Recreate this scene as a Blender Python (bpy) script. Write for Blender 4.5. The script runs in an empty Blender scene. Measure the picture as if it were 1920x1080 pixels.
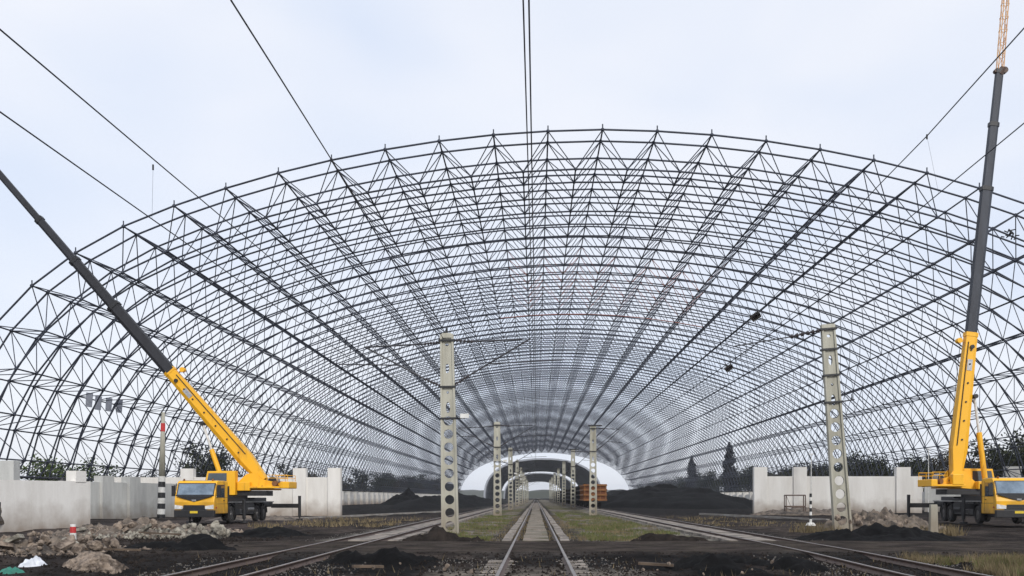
import bpy, math, random
import numpy as np
from mathutils import Vector, Matrix, noise
R = math.radians
PI = math.pi
random.seed(7)
rng = np.random.default_rng(7)
sc = bpy.context.scene
col = sc.collection

# ------------------------------------------------------------------ camera
F = 1900.0            # focal length in photo pixels (1920 wide)
CX, CY = 1005.0, 933.0  # where the level viewing axis meets the photo
EYE = 1.5
cd = bpy.data.cameras.new('camera')
cam = bpy.data.objects.new('camera', cd)
col.objects.link(cam)
cam.location = (0, 0, EYE)
cam.rotation_euler = (R(90), 0, 0)
cd.sensor_width = 36
cd.lens = F / 1920 * 36
cd.shift_x = (960 - CX) / 1920
cd.shift_y = (CY - 540) / 1920
cd.clip_end = 9000
cd.clip_start = .1
sc.camera = cam


def P(px, py, d):
    """point at depth d that lies where the photo shows (px, py)"""
    return Vector(((px - CX) / F * d, d, EYE + (CY - py) / F * d))


# ------------------------------------------------------------------ world, sun
SUN_EL, SUN_AZ = 32, 160
w = bpy.data.worlds.new('World')
sc.world = w
w.use_nodes = True
nt = w.node_tree
nt.nodes.clear()
out = nt.nodes.new('ShaderNodeOutputWorld')
bg = nt.nodes.new('ShaderNodeBackground')
sky = nt.nodes.new('ShaderNodeTexSky')
sky.sky_type = 'NISHITA'
sky.sun_disc = False
sky.sun_elevation = R(SUN_EL)
sky.sun_rotation = R(SUN_AZ)
tc = nt.nodes.new('ShaderNodeTexCoord')
mp = nt.nodes.new('ShaderNodeMapping')
mp.inputs['Scale'].default_value = (1, 1, 2.2)
nz = nt.nodes.new('ShaderNodeTexNoise')
nz.inputs['Scale'].default_value = 2.6
nz.inputs['Detail'].default_value = 3
nz.inputs['Roughness'].default_value = .45
nz.inputs['Distortion'].default_value = .3
cr = nt.nodes.new('ShaderNodeValToRGB')
cr.color_ramp.elements[0].position = .36
cr.color_ramp.elements[0].color = (.725, .795, .935, 1)
cr.color_ramp.elements[1].position = .62
cr.color_ramp.elements[1].color = (.87, .895, .965, 1)
sc8 = nt.nodes.new('ShaderNodeVectorMath')
sc8.operation = 'SCALE'
sc8.inputs['Scale'].default_value = 6.25
mx = nt.nodes.new('ShaderNodeMix')
mx.data_type = 'RGBA'
mx.inputs['Factor'].default_value = .93
L = nt.links.new
L(tc.outputs['Generated'], mp.inputs[0])
L(mp.outputs[0], nz.inputs['Vector'])
L(nz.outputs['Fac'], cr.inputs[0])
L(cr.outputs[0], sc8.inputs[0])
L(sky.outputs[0], mx.inputs['A'])
L(sc8.outputs[0], mx.inputs['B'])
L(mx.outputs['Result'], bg.inputs[0])
bg.inputs[1].default_value = .12
L(bg.outputs[0], out.inputs[0])

sd = bpy.data.lights.new('sun', 'SUN')
sd.energy = 1.5
sd.angle = R(12)
sd.color = (1, .96, .9)
sun = bpy.data.objects.new('sun', sd)
col.objects.link(sun)
az = R(SUN_AZ)
sdir = Vector((math.sin(az) * math.cos(R(SUN_EL)), math.cos(az) * math.cos(R(SUN_EL)), math.sin(R(SUN_EL))))
sun.rotation_euler = sdir.to_track_quat('Z', 'Y').to_euler()
sun.location = (0, -20, 60)
sc.view_settings.view_transform = 'Standard'
sc.view_settings.look = 'None'
sc.view_settings.exposure = 0.5
sc.view_settings.gamma = 1
sc.view_settings.use_curve_mapping = False
sc.cycles.max_bounces = 6
sc.cycles.diffuse_bounces = 3
sc.cycles.volume_bounces = 0


# ------------------------------------------------------------------ materials
def mat(name, a, b=None, scale=3.0, rough=.8, metal=0.0, bump=0.0, bscale=None, detail=6, coord='Object', lo=.35, hi=.65,
        streak=False, spec=.5):
    m = bpy.data.materials.new(name)
    m.use_nodes = True
    t = m.node_tree
    bs = t.nodes['Principled BSDF']
    bs.inputs['Roughness'].default_value = rough
    bs.inputs['Metallic'].default_value = metal
    bs.inputs['Specular IOR Level'].default_value = spec
    if b is None:
        b = tuple(c * .75 for c in a)
    co = t.nodes.new('ShaderNodeNewGeometry')
    coord = 'Position'
    mp_ = t.nodes.new('ShaderNodeMapping')
    if streak:
        mp_.inputs['Scale'].default_value = (1, 1, .18)
    n = t.nodes.new('ShaderNodeTexNoise')
    n.inputs['Scale'].default_value = scale
    n.inputs['Detail'].default_value = detail
    n.inputs['Roughness'].default_value = .65
    r = t.nodes.new('ShaderNodeValToRGB')
    r.color_ramp.elements[0].position = lo
    r.color_ramp.elements[1].position = hi
    r.color_ramp.elements[0].color = (*b, 1)
    r.color_ramp.elements[1].color = (*a, 1)
    t.links.new(co.outputs[coord], mp_.inputs[0])
    t.links.new(mp_.outputs[0], n.inputs['Vector'])
    t.links.new(n.outputs['Fac'], r.inputs[0])
    t.links.new(r.outputs[0], bs.inputs['Base Color'])
    if bump:
        n2 = t.nodes.new('ShaderNodeTexNoise')
        n2.inputs['Scale'].default_value = bscale or scale * 4
        n2.inputs['Detail'].default_value = 6
        bp = t.nodes.new('ShaderNodeBump')
        bp.inputs['Strength'].default_value = bump
        bp.inputs['Distance'].default_value = .05
        t.links.new(co.outputs[coord], n2.inputs['Vector'])
        t.links.new(n2.outputs['Fac'], bp.inputs['Height'])
        t.links.new(bp.outputs[0], bs.inputs['Normal'])
    return m


M = {}
M['steel'] = mat('steel', (.042, .050, .075), (.022, .026, .037), .3, .55, .2, coord='Object')
M['steel_far'] = mat('steel_far', (.050, .058, .084), (.025, .029, .042), .1, .6, .2)
M['primer'] = mat('primer', (.30, .10, .07), (.16, .06, .05), .5, .7)
def dirt_base(m, col_, z0, z1):
    t = m.node_tree
    bs = t.nodes['Principled BSDF']
    src = bs.inputs['Base Color'].links[0].from_socket
    g = t.nodes.new('ShaderNodeNewGeometry')
    sx = t.nodes.new('ShaderNodeSeparateXYZ')
    n = t.nodes.new('ShaderNodeTexNoise')
    n.inputs['Scale'].default_value = .9
    n.inputs['Detail'].default_value = 8
    ad = t.nodes.new('ShaderNodeMath')
    ad.operation = 'MULTIPLY_ADD'
    ad.inputs[1].default_value = -2.2
    mr = t.nodes.new('ShaderNodeMapRange')
    mr.inputs[1].default_value = z0 - 1.1
    mr.inputs[2].default_value = z1 - 1.1
    mr.inputs[3].default_value = .85
    mr.inputs[4].default_value = 0
    mx_ = t.nodes.new('ShaderNodeMix')
    mx_.data_type = 'RGBA'
    mx_.inputs['B'].default_value = (*col_, 1)
    t.links.new(g.outputs['Position'], sx.inputs[0])
    t.links.new(g.outputs['Position'], n.inputs['Vector'])
    t.links.new(n.outputs['Fac'], ad.inputs[0])
    t.links.new(sx.outputs['Z'], ad.inputs[2])
    t.links.new(ad.outputs[0], mr.inputs[0])
    t.links.new(mr.outputs[0], mx_.inputs['Factor'])
    t.links.new(src, mx_.inputs['A'])
    t.links.new(mx_.outputs['Result'], bs.inputs['Base Color'])


M['concrete'] = mat('concrete', (.80, .775, .73), (.64, .61, .56), .6, .9, bump=.3, bscale=9, streak=True, lo=.3, hi=.62)
M['concrete_grey'] = mat('concrete_grey', (.56, .56, .53), (.40, .40, .385), .8, .9, bump=.3, bscale=9, streak=True)
dirt_base(M['concrete'], (.26, .20, .15), -.3, 1.35)
dirt_base(M['concrete_grey'], (.20, .17, .14), -.3, 1.2)
M['pole'] = mat('pole_concrete', (.47, .455, .38), (.27, .255, .20), 1.6, .9, bump=.3, bscale=20, streak=True, lo=.3, hi=.6)
M['yellow'] = mat('yellow_paint', (.90, .46, .012), (.40, .17, .015), .9, .45, bump=.02, lo=.28, hi=.44, detail=10, streak=True)
dirt_base(M['pole'], (.22, .17, .12), -.4, 1.6)
M['black_boom'] = mat('black_boom', (.020, .021, .027), (.010, .010, .013), .8, .6, streak=True)
M['grey_boom'] = mat('grey_boom', (.045, .052, .068), (.018, .020, .028), 1.2, .6, streak=True)
M['black'] = mat('black_paint', (.018, .018, .02), (.01, .01, .011), 3, .5)
M['rubber'] = mat('rubber', (.02, .02, .02), (.035, .03, .027), 4, .85)
M['silver'] = mat('silver', (.55, .55, .55), (.3, .3, .3), 4, .35, .7)
M['glass'] = mat('glass', (.06, .08, .10), (.03, .04, .05), .8, .06, spec=1.0)
M['screen'] = mat('windscreen_glass', (.26, .33, .40), (.12, .16, .20), 1.4, .05, .35, spec=1.0)  # pale blue-grey base stands in for sky reflected in the pane
M['lamp'] = mat('lamp_glass', (.8, .8, .78), (.5, .5, .5), 5, .15)
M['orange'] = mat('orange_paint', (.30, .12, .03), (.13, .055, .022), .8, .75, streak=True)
M['orange_dark'] = mat('orange_dark_paint', (.17, .055, .018), (.08, .03, .015), .8, .8, streak=True)  # darker orange for the wagon body between its brighter bands
M['wagon_dark'] = mat('wagon_dark', (.035, .030, .028), (.015, .014, .014), .6, .85)
M['jib'] = mat('jib_paint', (.74, .46, .22), (.50, .26, .12), 2, .6)
M['white'] = mat('white_paint', (.78, .77, .74), (.55, .54, .5), 3, .6)
M['red'] = mat('red_paint', (.55, .03, .03), (.4, .03, .03), 3, .6)
M['rail'] = mat('rail_rust', (.13, .085, .065), (.07, .045, .035), 5, .6, .3)
M['rail_top'] = mat('rail_top', (.36, .33, .31), (.20, .17, .15), 3, .38, .6)
M['sleeper'] = mat('sleeper_concrete', (.34, .30, .26), (.09, .078, .068), 2, .9, bump=.3, coord='Object')
M['coal'] = mat('coal', (.010, .0098, .010), (.004, .004, .0045), 1.7, 1, bump=1, bscale=5, spec=.12)
M['dark_soil'] = mat('dark_soil', (.034, .027, .023), (.012, .010, .009), 2.5, 1, bump=1, bscale=8, spec=.1)
M['rubble'] = mat('rubble', (.22, .175, .135), (.035, .029, .025), 2.2, .95, bump=.6, bscale=8)
M['rock'] = mat('rock', (.31, .245, .19), (.075, .055, .042), 4.5, .95, bump=1, bscale=14, detail=10, lo=.40, hi=.60)
M['gravel'] = mat('gravel', (.17, .155, .14), (.07, .062, .055), 3, .95)
M['slab'] = mat('slab', (.30, .26, .22), (.085, .072, .062), 1.1, .95, bump=.5, bscale=9, detail=9, lo=.38, hi=.58)
M['slab_mossy'] = mat('slab_mossy', (.25, .20, .165), (.095, .09, .055), .7, .95, bump=.5, bscale=9, detail=9, lo=.4, hi=.6)
M['rock_pale'] = mat('rock_pale', (.36, .33, .27), (.09, .08, .065), 4, .95, bump=.8, bscale=12, detail=10, lo=.38, hi=.58)
M['bag'] = mat('bag', (.72, .74, .78), (.50, .52, .56), 3, .55, bump=.5, bscale=7)
M['green'] = mat('green_sheet', (.03, .22, .155), (.02, .12, .09), 4, .6, bump=.5)
M['porcelain'] = mat('porcelain', (.05, .04, .042), (.03, .025, .027), 5, .25)
M['timber'] = mat('timber', (.14, .10, .07), (.07, .05, .035), 3, .9)
M['wire'] = mat('wire', (.045, .05, .06), (.03, .03, .04), 5, .5, .4)
M['tube'] = mat('galv_tube', (.10, .10, .11), (.045, .045, .05), 3, .5, .5)
M['cladding'] = mat('cladding', (.34, .36, .40), (.24, .26, .29), .05, .6)
M['blue_roof'] = mat('lining', (.36, .37, .39), (.24, .25, .27), .03, .7)
M['bark'] = mat('bark', (.09, .07, .05), (.05, .04, .03), 5, .95)
M['car'] = mat('car_paint', (.045, .038, .034), (.03, .025, .022), 3, .3)
M['sheet'] = mat('grey_sheet', (.34, .36, .41), (.26, .28, .33), 1, .6)
M['reddot'] = mat('tail_lamp', (.5, .05, .02), (.3, .03, .02), 3, .4)
M['plate'] = mat('number_plate', (.75, .55, .03), (.6, .42, .03), 8, .5)


dirt_base(M['yellow'], (.10, .07, .04), .1, 1.5)
dirt_base(M['silver'], (.06, .05, .045), .2, 1.7)


def leafmat(name, a, b):
    m = mat(name, a, b, .6, .9, spec=.1)
    return m


M['leaf_dark'] = leafmat('leaf_dark', (.050, .056, .030), (.018, .024, .015))
M['leaf_brown'] = leafmat('leaf_brown', (.070, .056, .036), (.028, .024, .017))
M['leaf_green'] = leafmat('leaf_green', (.085, .12, .035), (.035, .055, .02))
M['poplar'] = leafmat('poplar_leaf', (.045, .045, .045), (.02, .022, .025))


# ------------------------------------------------------------------ helpers
def tag(o, label=None, cat=None, group=None, kind=None):
    if label: o['label'] = label
    if cat: o['category'] = cat
    if group: o['group'] = group
    if kind: o['kind'] = kind
    return o


def thing(name, loc, label, cat, group=None, rz=0.0):
    o = bpy.data.objects.new(name, None)
    o.empty_display_size = .3
    col.objects.link(o)
    o.location = loc
    o.rotation_euler = (0, 0, rz)
    return tag(o, label, cat, group)


def link(name, me, parent=None, loc=(0, 0, 0), rot=(0, 0, 0), scale=(1, 1, 1)):
    o = bpy.data.objects.new(name, me)
    col.objects.link(o)
    o.parent = parent
    o.location = loc
    o.rotation_euler = rot
    o.scale = scale
    return o


def copy_tree(o, parent=None):
    c = o.copy()
    col.objects.link(c)
    c.parent = parent
    for ch in list(o.children):
        copy_tree(ch, c)
    return c


class MB:
    def __init__(s, off=(0, 0, 0)):
        s.v = []
        s.f = []
        s.off = Vector(off)

    def add(s, vs, fs):
        n = len(s.v)
        s.v += [tuple(Vector(v) - s.off) for v in vs]
        s.f += [tuple(n + i for i in f) for f in fs]
        return s

    def box(s, lo, hi):
        x0, y0, z0 = lo
        x1, y1, z1 = hi
        return s.hexa([(x0, y0, z0), (x1, y0, z0), (x1, y1, z0), (x0, y1, z0)], [(x0, y0, z1), (x1, y0, z1), (x1, y1, z1), (x0, y1, z1)])

    def hexa(s, b, t):
        return s.add(list(b) + list(t), [(3, 2, 1, 0), (4, 5, 6, 7), (0, 1, 5, 4), (1, 2, 6, 5), (2, 3, 7, 6), (3, 0, 4, 7)])

    def prism(s, prof, x0, x1, axis='y'):
        """extrude a closed 2-D profile [(a,b)...] along an axis"""
        n = len(prof)
        def q(a, b, t):
            return {'y': (a, t, b), 'x': (t, a, b), 'z': (a, b, t)}[axis]
        vs = [q(a, b, x0) for a, b in prof] + [q(a, b, x1) for a, b in prof]
        fs = [tuple(range(n))[::-1], tuple(range(n, 2 * n))]
        fs += [(i, (i + 1) % n, (i + 1) % n + n, i + n) for i in range(n)]
        return s.add(vs, fs)

    def tube(s, a, b, r0, r1=None, n=6, cap=True, sq=None):
        a, b = Vector(a), Vector(b)
        r1 = r0 if r1 is None else r1
        d = (b - a).normalized()
        u = d.orthogonal().normalized()
        if abs(d.z) < .99:
            u = d.cross(Vector((0, 0, 1))).normalized()
        v = d.cross(u)
        vs = []
        ph = PI / 4 if n == 4 else 0
        for p, r in ((a, r0), (b, r1)):
            for i in range(n):
                t = 2 * PI * i / n + ph
                vs.append(p + u * (math.cos(t) * r) + v * (math.sin(t) * r))
        fs = [(i, (i + 1) % n, (i + 1) % n + n, i + n) for i in range(n)]
        if cap:
            fs += [tuple(range(n))[::-1], tuple(range(n, 2 * n))]
        return s.add(vs, fs)

    def path(s, pts, r, n=5):
        for a, b in zip(pts[:-1], pts[1:]):
            s.tube(a, b, r, n=n, cap=False)
        return s

    def mesh(s, name, m, smooth=False):
        me = bpy.data.meshes.new(name)
        me.from_pydata(s.v, [], s.f)
        me.materials.append(m)
        if smooth:
            me.polygons.foreach_set('use_smooth', [True] * len(me.polygons))
        me.update()
        return me

    def build(s, name, m, parent=None, bevel=0, smooth=False):
        o = link(name, s.mesh(name, m, smooth), parent)
        if bevel:
            b = o.modifiers.new('b', 'BEVEL')
            b.width = bevel
            b.segments = 2
            b.limit_method = 'ANGLE'
        return o


def np_mesh(name, verts, faces, m, smooth=False):
    """verts (n,3), faces (k,c) arrays"""
    me = bpy.data.meshes.new(name)
    verts = np.asarray(verts, dtype=np.float32)
    faces = np.asarray(faces, dtype=np.int32)
    k, c = faces.shape
    me.vertices.add(len(verts))
    me.vertices.foreach_set('co', verts.ravel())
    me.loops.add(k * c)
    me.loops.foreach_set('vertex_index', faces.ravel())
    me.polygons.add(k)
    me.polygons.foreach_set('loop_start', np.arange(0, k * c, c, dtype=np.int32))
    me.polygons.foreach_set('loop_total', np.full(k, c, dtype=np.int32))
    if smooth:
        me.polygons.foreach_set('use_smooth', np.ones(k, dtype=bool))
    me.materials.append(m)
    me.update(calc_edges=True)
    me.validate()
    return me


def np_tubes(name, A, B, r, m, n=4):
    A = np.asarray(A, float)
    B = np.asarray(B, float)
    d = B - A
    d /= np.linalg.norm(d, axis=1)[:, None]
    ref = np.where(np.abs(d[:, 2:3]) < .9, np.array([[0, 0, 1.]]), np.array([[1., 0, 0]]))
    u = np.cross(d, ref)
    u /= np.linalg.norm(u, axis=1)[:, None]
    v = np.cross(d, u)
    r = np.broadcast_to(np.asarray(r, float), (len(A),))[:, None]
    rings = []
    for p in (A, B):
        for i in range(n):
            t = 2 * PI * i / n + .3
            rings.append(p + (u * math.cos(t) + v * math.sin(t)) * r)
    V = np.stack(rings, 1).reshape(-1, 3)
    base = np.arange(len(A))[:, None] * 2 * n
    fs = []
    for i in range(n):
        j = (i + 1) % n
        fs.append(np.concatenate([base + i, base + j, base + j + n, base + i + n], 1))
    return np_mesh(name, V, np.concatenate(fs), m)


def fbm(x, y, z=0.0, o=4):
    return noise.fractal(Vector((x, y, z)), 1.0, 2.0, o)


# ------------------------------------------------------------------ ground
def smooth(a, b, x):
    t = min(1, max(0, (x - a) / (b - a)))
    return t * t * (3 - 2 * t)


TRACKS = (0.0, -6.4, 8.35)


def tx(c, d):
    """lateral position of a track centre at depth d"""
    if c > 5:
        return c - .42 * (1 - smooth(17, 31, d))
    return c


def band(x, c, w0, w1):
    return 1 - smooth(w0, w1, abs(x - c))


def ground_z(x, y):
    n = fbm(x * .25, y * .25) * .10 + fbm(x * 1.3, y * 1.3, 5) * .05
    z = -.16 + n - .1 * smooth(40, 90, y)
    bed = max(band(x, tx(c, y), 1.3, 2.3) for c in TRACKS)
    z = z * (1 - bed) + bed * (-.15)
    if y < 28:
        z += .035 * band(x, 0, .5, .72) * (1 + 2 * n)
    road = smooth(26.5, 29, y) * (1 - smooth(35.5, 38, y)) * band(x, 3, 14, 22)
    z = z * (1 - road) + road * (-.035 + n * .12)
    if y < 29:
        near = (1 - smooth(25, 29, y))
        z += near * .12 * fbm(x * .7, y * .7, 9) * (1 - bed)
    if y > 150:
        z = z * (1 - smooth(150, 260, y)) - .2 * smooth(150, 260, y)
    return z


def steps(a, b, s0, g):
    r = [a]
    s = s0
    while r[-1] < b:
        r.append(r[-1] + s)
        s *= g
    return r


ys = steps(6, 60, .20, 1.0028)
ys = ys + steps(ys[-1] + .4, 4500, .45, 1.06)[0:]
xp = steps(0, 24, .22, 1.004)
xp = xp + steps(xp[-1] + .35, 3500, .4, 1.075)
xs = [-a for a in xp[::-1]] + xp[1:]
gv = []
gc = []


def lerp3(a, b, t):
    return tuple(p + (q - p) * t for p, q in zip(a, b))


SOIL = (.025, .020, .0175)
SOIL2 = (.054, .043, .037)
COALC = (.010, .0095, .010)
ROAD = (.050, .040, .032)
BALL = (.16, .14, .118)
PALE = (.34, .29, .245)
GR1 = (.075, .078, .032)
GR2 = (.145, .118, .062)


def ground_col(x, y):
    a = fbm(x * .18, y * .12, 2)
    b = fbm(x * .9, y * .6, 3)
    c = lerp3(SOIL, SOIL2, min(1, max(0, .5 + a * 1.1)))
    c = lerp3(c, COALC, smooth(.05, .45, fbm(x * .12 + 7, y * .09, 8)) * .8)
    # between the tracks: gravel with grass
    if -5.4 < x < 7.2 and y > 36:
        g = lerp3(BALL, lerp3(GR2, GR1, min(1, max(0, .5 + b * 1.2))), smooth(-.22, .32, a + b * .7 + .02))
        edge = smooth(-5.5, -4.6, x) * (1 - smooth(6.3, 7.2, x)) * smooth(36, 38.5, y)
        g = lerp3(g, BALL, smooth(120, 300, y) * .6)
        c = lerp3(c, g, edge)
    # track beds
    for t in TRACKS:
        k = band(x, tx(t, y), 1.45, 2.1)
        bc = (.12, .105, .09) if t else ((.09, .078, .07) if y < 36.5 else (.045, .038, .032))
        if t and y < 36:
            bc = (.05, .045, .04)
        elif t:
            bc = (.07, .062, .055) if abs(x - t) < 1.2 else (.20, .185, .16)
        c = lerp3(c, lerp3(bc, COALC, smooth(.0, .6, b) * .5), k * .9)
    # dark coal spill, foreground
    nearm = 1 - smooth(27.0, 29.2, y + a * 1.2)
    dk = lerp3(COALC, (.034, .027, .024), smooth(.0, .5, b + a * .5))
    c = lerp3(c, dk, nearm * (.93 if abs(x) < 9 else .6))
    # pale bits around the main track at the very front
    if y < 25:
        k = band(x, 0, 1.6, 2.8) * (1 - smooth(22.0, 24.5, y))
        c = lerp3(c, lerp3((.12, .10, .085), (.25, .22, .18), min(1, max(0, .5 + b))), k * .8)
    # the earth crossing
    rd = smooth(27.6, 29.5, y + b * .5) * (1 - smooth(36.0, 37.2, y + b * .4)) * band(x, 3, 13, 19)
    c = lerp3(c, lerp3(ROAD, (.05, .04, .035), min(1, max(0, .35 + b))), rd)
    # earth lane on both sides running back to the walls
    l1 = band(x, -20 - (y - 40) * .05, 5, 7) * smooth(38, 44, y) * (1 - smooth(90, 110, y))
    c = lerp3(c, (.085, .068, .062), l1 * .6)
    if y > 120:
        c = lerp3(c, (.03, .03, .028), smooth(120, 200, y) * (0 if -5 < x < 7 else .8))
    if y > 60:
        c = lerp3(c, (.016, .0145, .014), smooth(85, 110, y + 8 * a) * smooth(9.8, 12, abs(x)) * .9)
    return c


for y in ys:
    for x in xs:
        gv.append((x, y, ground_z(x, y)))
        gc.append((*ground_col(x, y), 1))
nx, ny = len(xs), len(ys)
ii = np.arange(nx * ny).reshape(ny, nx)
gf = np.stack([ii[:-1, :-1], ii[:-1, 1:], ii[1:, 1:], ii[1:, :-1]], -1).reshape(-1, 4)
gm = bpy.data.materials.new('ground')
gm.use_nodes = True
t = gm.node_tree
bs = t.nodes['Principled BSDF']
bs.inputs['Roughness'].default_value = .95
bs.inputs['Specular IOR Level'].default_value = .06
at = t.nodes.new('ShaderNodeAttribute')
at.attribute_name = 'Col'
co = t.nodes.new('ShaderNodeTexCoord')
n1 = t.nodes.new('ShaderNodeTexNoise')
n1.inputs['Scale'].default_value = 5
n1.inputs['Detail'].default_value = 8
n1.inputs['Roughness'].default_value = .75
rp = t.nodes.new('ShaderNodeMapRange')
rp.inputs[1].default_value = .3
rp.inputs[2].default_value = .7
rp.inputs[3].default_value = .35
rp.inputs[4].default_value = 1.6
ml = t.nodes.new('ShaderNodeVectorMath')
n3 = t.nodes.new('ShaderNodeTexNoise')
n3.inputs['Scale'].default_value = .9
n3.inputs['Detail'].default_value = 5
r3 = t.nodes.new('ShaderNodeMapRange')
r3.inputs[1].default_value = .35
r3.inputs[2].default_value = .65
r3.inputs[3].default_value = .5
r3.inputs[4].default_value = 1.5
mm3 = t.nodes.new('ShaderNodeMath')
mm3.operation = 'MULTIPLY'
t.links.new(co.outputs['Object'], n3.inputs['Vector'])
t.links.new(n3.outputs['Fac'], r3.inputs[0])
t.links.new(rp.outputs[0], mm3.inputs[0])
t.links.new(r3.outputs[0], mm3.inputs[1])
ml.operation = 'SCALE'
bp = t.nodes.new('ShaderNodeBump')
bp.inputs['Strength'].default_value = .9
bp.inputs['Distance'].default_value = .12
t.links.new(co.outputs['Object'], n1.inputs['Vector'])
t.links.new(n1.outputs['Fac'], rp.inputs[0])
t.links.new(at.outputs['Color'], ml.inputs[0])
t.links.new(mm3.outputs[0], ml.inputs['Scale'])
t.links.new(ml.outputs[0], bs.inputs['Base Color'])
t.links.new(n1.outputs['Fac'], bp.inputs['Height'])
t.links.new(bp.outputs[0], bs.inputs['Normal'])
gme = np_mesh('ground', gv, gf, gm, True)
ca = gme.color_attributes.new('Col', 'FLOAT_COLOR', 'POINT')
ca.data.foreach_set('color', np.array(gc, dtype=np.float32).ravel())
tag(link('ground', gme), kind='structure')

# ------------------------------------------------------------------ railway tracks
def rail_mesh(name, c, side, y0, y1):
    v, f = [], []
    prof = [(-.075, -.15), (.075, -.15), (.075, -.13), (.015, -.11), (.015, -.04), (.036, -.03), (.036, 0), (-.036, 0), (-.036, -.03),
            (-.015, -.04), (-.015, -.11), (-.075, -.13)]
    yy = [y0] + [a for a in (20, 22, 24, 26, 28, 30, 32) if a > y0] + [60, 150, 400, y1]
    k = len(prof)
    for y in yy:
        for a, b in prof:
            v.append((tx(c, y) + side * .75 + a, y, b))
    for j in range(len(yy) - 1):
        for i in range(k):
            f.append((j * k + i, j * k + (i + 1) % k, (j + 1) * k + (i + 1) % k, (j + 1) * k + i))
    me = np_mesh(name, v, f, M['rail'])
    me.materials.append(M['rail_top'])
    for p in me.polygons:
        if p.index % k == 6:
            p.material_index = 1
    return me


slp = MB()
slp.hexa([(-1.25, -.14, -.2), (1.25, -.14, -.2), (1.25, .14, -.2), (-1.25, .14, -.2)],
         [(-1.22, -.10, .0), (1.22, -.10, .0), (1.22, .10, .0), (-1.22, .10, .0)])
slpm = slp.mesh('sleeper', M['sleeper'])
slab_f = MB().hexa([(-.17, 0.01, -.2), (.17, 0.01, -.2), (.17, 1.99, -.2), (-.17, 1.99, -.2)], [(-.17, 0.01, -.0), (.17, 0.01, -.0), (.17, 1.99, -.0), (-.17, 1.99, -.0)]).mesh('concrete_slab', M['slab'])
slab_i = MB().hexa([(-.48, 0.01, -.2), (.48, 0.01, -.2), (.48, 1.99, -.2), (-.48, 1.99, -.2)], [(-.48, 0.01, -.0), (.48, 0.01, -.0), (.48, 1.99, -.0), (-.48, 1.99, -.0)]).mesh('concrete_slab', M['slab_mossy'])
slab_s = MB().hexa([(-.40, 0.01, -.2), (.40, 0.01, -.2), (.40, 1.99, -.2), (-.40, 1.99, -.2)], [(-.40, 0.01, -.0), (.40, 0.01, -.0), (.40, 1.99, -.0), (-.40, 1.99, -.0)]).mesh('concrete_slab', M['slab'])
slt = MB().box((-.16, -.1, -.01), (.16, .1, .014)).mesh('clip', M['rail'])
for c, lab in ((0.0, 'middle railway track leading straight into the lattice shed'),
               (-6.4, 'left railway track passing the perforated pole on its left'),
               (8.35, 'right railway track on which the orange wagon stands')):
    tr = thing('railway_track', (0, 0, 0), lab, 'railway track', 'railway tracks')
    for sd_ in (-1, 1):
        link('rail', rail_mesh('rail', c, sd_, 12, 1500), tr)
    y = 36.8
    while y < 150:
        rows = ((slab_i, 0), (slab_f, -1.08), (slab_f, 1.08)) if c == 0 else (((slab_s, 0), (slab_f, 1.2)) if c < 0 else ((slab_s, 0), (slab_f, -1.2)))
        for me_, dx_ in rows:
            link('concrete_slab', me_, tr, (c + dx_ + random.uniform(-.03, .03), y, -.055 + random.uniform(-.012, .012)), (0, random.uniform(-.02, .02), random.uniform(-.008, .008)))
        y += 2.0
    y = 15.0
    k = 0
    far = MB()
    while y < 320:
        if not (27.0 < y < 150):
            zz = -.128 + random.uniform(-.015, .01) - (.05 if c else 0)
            if y < 27.8 and c:
                zz -= .07
            if k < 290:
                o = link('sleeper', slpm, tr, (tx(c, y), y, zz), (random.uniform(-.01, .01), 0, random.uniform(-.015, .015)))
                k += 1
            else:
                far.box((tx(c, y) - 1.25, y - .14, -.3), (tx(c, y) + 1.25, y + .14, zz))
        y += .6
    if far.v:
        tag(far.build('sleeper', M['sleeper'], tr), kind='stuff')

# ------------------------------------------------------------------ lattice shed
K = 28 / 690.0
HX = 5.07
ang = [1.65, 3.9, 6.5, 8.9, 11.2, 13.6, 16.2, 18.8, 22, 29, 37, 46.5, 57, 66, 75]
SEG = 102.5 * K
half = [(0.0, EYE + 28.0)]
for a in ang:
    x, z = half[-1]
    half.append((x + SEG * math.cos(R(a)), z - SEG * math.sin(R(a))))
outer2 = [(-x, z) for x, z in half[:0:-1]] + half       # 31 nodes, left to right
NO = len(outer2)
TH = 2.55


def inward(a, b):
    dx, dz = b[0] - a[0], b[1] - a[1]
    l = math.hypot(dx, dz)
    return (dz / l, -dx / l)


inner2 = []
for i in range(NO - 1):
    a, b = outer2[i], outer2[i + 1]
    n_ = inward(a, b)
    inner2.append(((a[0] + b[0]) / 2 + n_[0] * TH, (a[1] + b[1]) / 2 + n_[1] * TH))
nL = inward(outer2[0], outer2[1])
nR = inward(outer2[-2], outer2[-1])
footL = (outer2[0][0] + nL[0] * TH * .9, outer2[0][1])
footR = (outer2[-1][0] + nR[0] * TH * .9, outer2[-1][1])
inner2 = [footL] + inner2 + [footR]                       # 32 nodes
NI = len(inner2)
outer2 = np.array(outer2)
inner2 = np.array(inner2)
Yo = [77.1, 79.6, 83.6]
while Yo[-1] < 573:
    Yo.append(Yo[-1] + 4.2)
Yi = [(a + b) / 2 for a, b in zip(Yo[:-1], Yo[1:])]
FOOTZ = footL[1]
OB = np.array([(HX, 77.1, 0.0)])


def on(i, j):
    return (HX + outer2[i][0], Yo[j], outer2[i][1])


def inn(i, j):
    return (HX + inner2[i][0], Yi[j], inner2[i][1])


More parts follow.
